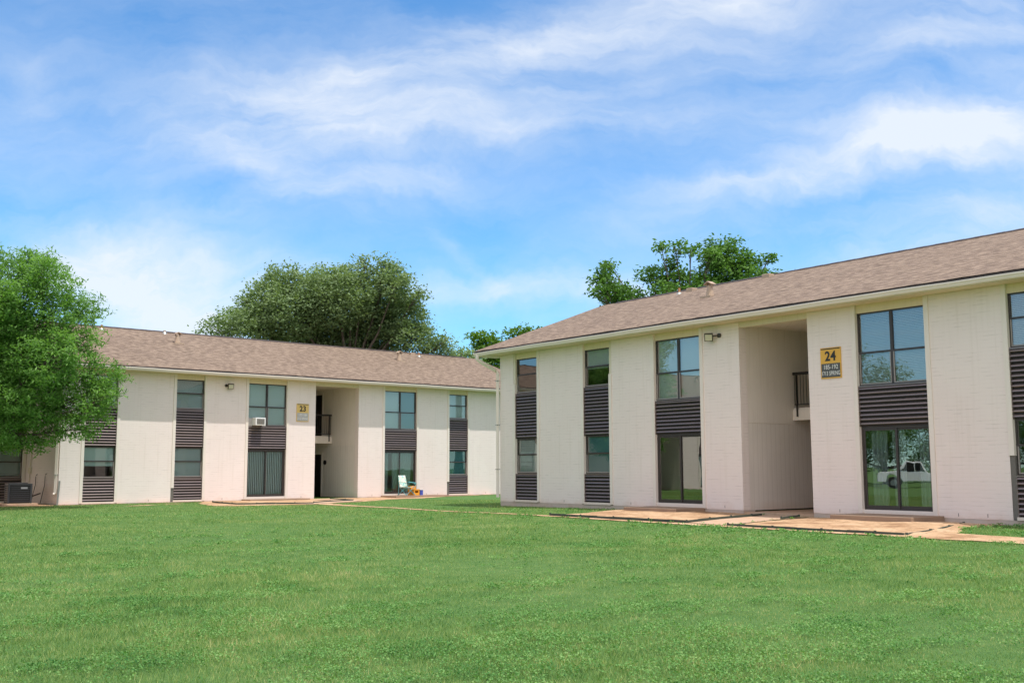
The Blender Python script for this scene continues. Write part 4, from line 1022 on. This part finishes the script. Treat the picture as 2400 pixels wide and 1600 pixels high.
# trees standing left of the frame, mirrored in the windows of building 24
yard = [(x, y, z, r_, r_, r_ * .9) for x, y, z, r_ in ((-47, 24, 4.2, 2.4), (-45, 22, 6.0, 2.0), (-48, 27, 5.8, 2.2), (-46, 25, 8.0, 1.8), (-44, 27, 3.6, 1.8), (-49, 22, 4.6, 1.9))]
yt = tree('yard_tree', 'tree mirrored in the wide upper window right of the 24 sign', (-46.5, 24.6, -1.35), yard, 7, 12, 0.3, 0.24, 0.11, lf_pec, 0.28, 0.35, cap=2600)

def copy_tree(o, loc, rz, sc):
    r = o.copy(); C.objects.link(r); r.location = loc; r.rotation_euler = (0, 0, rz); r.scale = sc
    for c_ in list(o.children):
        d = c_.copy(); C.objects.link(d); d.parent = r
    return r
for x_, y_, rz_, k_ in ((-60, 9, 1.0, 1.0), (-62, 15, 2.2, 1.1), (-60, 21, 4.0, 0.95), (-61, 27, 5.1, 1.1)):
    t_ = copy_tree(yt, (x_, y_, -3.4), rz_, (k_, k_, k_ * 0.9))
    tag(t_, 'leafy tree of the dark row mirrored behind the white pickup', 'tree', 'trees of the row mirrored behind the pickup')

# ------------------------------------------------------------------ grass and weeds
def sector(n_per_m2, d0, d1, a0=-0.60, a1=0.60):
    n = int(n_per_m2 * 0.5 * (a1 - a0) * (d1 ** 2 - d0 ** 2))
    d = np.sqrt(rng.uniform(d0 ** 2, d1 ** 2, n)); a = rng.uniform(a0, a1, n)
    return d * np.sin(a), d * np.cos(a), d
def blocked(X, Y, soft=0.0):
    bad = np.zeros(X.shape, bool)
    jx = X + rng.normal(0, soft, X.shape); jy = Y + rng.normal(0, soft, Y.shape)
    for p in walkc: bad |= pip(p, jx, jy)
    for Fx, x0, dep0 in ((F24, 0, 0), (F23, 0, 0), (F23, -24.0, 3.9)):
        s, o = to_l(Fx, X, Y); s = s - x0; o = o + dep0
        bad |= (s > X0 - 0.02) & (s < X1 + .02) & (o < 0.03) & (o > -DEP)
    return bad
def fnoise(X, Y, sc, seed):
    r_ = np.random.default_rng(seed); out = np.zeros(X.shape); amp = 0
    for k in range(5):
        for _ in range(4):
            th = r_.uniform(0, 6.28); f = sc * 1.9 ** k * r_.uniform(.7, 1.3); out += np.sin((X * math.cos(th) + Y * math.sin(th)) * f + r_.uniform(0, 6.28)) * 0.62 ** k; amp += (0.62 ** k) ** 2 / 2
    return out / math.sqrt(amp)
bands = [(1000, 5, 9.5, 0.9), (620, 9.5, 14, 1.05), (330, 14, 21, 1.35), (170, 21, 30, 1.8), (80, 30, 46, 2.5)]
Vs = []
for dens, d0, d1, ws in bands:
    Xb, Yb, D = sector(dens * 3.2, d0, d1)
    ok = ~blocked(Xb, Yb, 0.03); Xb, Yb, D = Xb[ok], Yb[ok], D[ok]
    n = len(Xb); hn = fnoise(Xb, Yb, 0.9, 3)
    h = (0.034 + 0.007 * hn) * rng.uniform(0.5, 1.35, n) * (1 + 0.12 * (ws - 1)); h = np.clip(h * np.where(rng.uniform(0, 1, n) < 0.04, 1.9, 1.0), 0.012, 0.11)
    th = rng.uniform(0, 6.283, n); w = 0.0042 * ws * rng.uniform(.7, 1.3, n)
    lean = rng.uniform(0.15, 1.0, n) * h; la = rng.uniform(0, 6.283, n); Zb = zg(Xb, Yb) - 0.003
    bx, by = np.cos(th) * w / 2, np.sin(th) * w / 2; tx, ty = np.cos(la) * lean, np.sin(la) * lean
    Vs.append(np.stack([np.stack([Xb - bx, Yb - by, Zb], 1), np.stack([Xb + bx, Yb + by, Zb], 1), np.stack([Xb + tx, Yb + ty, Zb + h], 1)], 1).reshape(-1, 3))
V = np.concatenate(Vs); print('grass blades', len(V) // 3)
gm = mat_grass('grass_blade', [(0.0, (0.038, 0.12, 0.028)), (0.26, (0.12, 0.235, 0.055)), (0.50, (0.23, 0.345, 0.10)), (0.70, (0.32, 0.41, 0.145)), (0.88, (0.47, 0.47, 0.20)), (1.0, (0.62, 0.52, 0.28))])
go = npmesh('grass', V, np.arange(len(V)).reshape(-1, 3), gm)
tag(go, 'short mown green grass of the lawn', 'grass', kind='stuff')
# broad-leaved weeds in patches
Vs = []
for dens, d0, d1, sc in ((420, 5, 12, 1.0), (190, 12, 20, 1.4), (60, 20, 34, 2.1)):
    Xb, Yb, D = sector(dens, d0, d1)
    mk = 0.5 * fnoise(Xb, Yb, 0.42, 21) + 0.9 * fnoise(Xb, Yb, 4.2, 5) + 0.07 * Xb + rng.normal(0, 0.55, Xb.shape)
    ok = (mk > 1.0) & (rng.uniform(0, 1, Xb.shape) < 0.85) & ~blocked(Xb, Yb, 0.02); Xb, Yb = Xb[ok], Yb[ok]; k = 9
    Xb = np.repeat(Xb, k) + rng.normal(0, 0.028, len(Xb) * k); Yb = np.repeat(Yb, k) + rng.normal(0, 0.028, len(Yb) * k); n = len(Xb)
    nr = rng.normal(0, 0.75, (n, 3)); nr[:, 2] = 1; nr /= np.linalg.norm(nr, axis=1)[:, None]
    d = rng.normal(0, 1, (n, 3)); d -= nr * (d * nr).sum(1)[:, None]; d /= np.linalg.norm(d, axis=1)[:, None]; s = np.cross(nr, d)
    L = (0.017 * sc * rng.uniform(.6, 1.4, n))[:, None]; c = np.stack([Xb, Yb, zg(Xb, Yb) + rng.uniform(0.02, 0.06, n)], 1)
    Vs.append(np.stack([c - d * L * .5, c + s * L * .33 + d * L * .12, c + d * L * .5, c - s * L * .33 + d * L * .12], 1).reshape(-1, 3))
V = np.concatenate(Vs); print('weed leaves', len(V) // 4)
wm = mat_grass('weed_leaf', [(0.0, (0.045, 0.15, 0.04)), (0.5, (0.14, 0.30, 0.085)), (1.0, (0.27, 0.42, 0.15))])
wo = npmesh('weeds', V, np.arange(len(V)).reshape(-1, 4), wm)
tag(wo, 'low broad leaved weeds growing in patches through the lawn', 'weeds', kind='stuff')
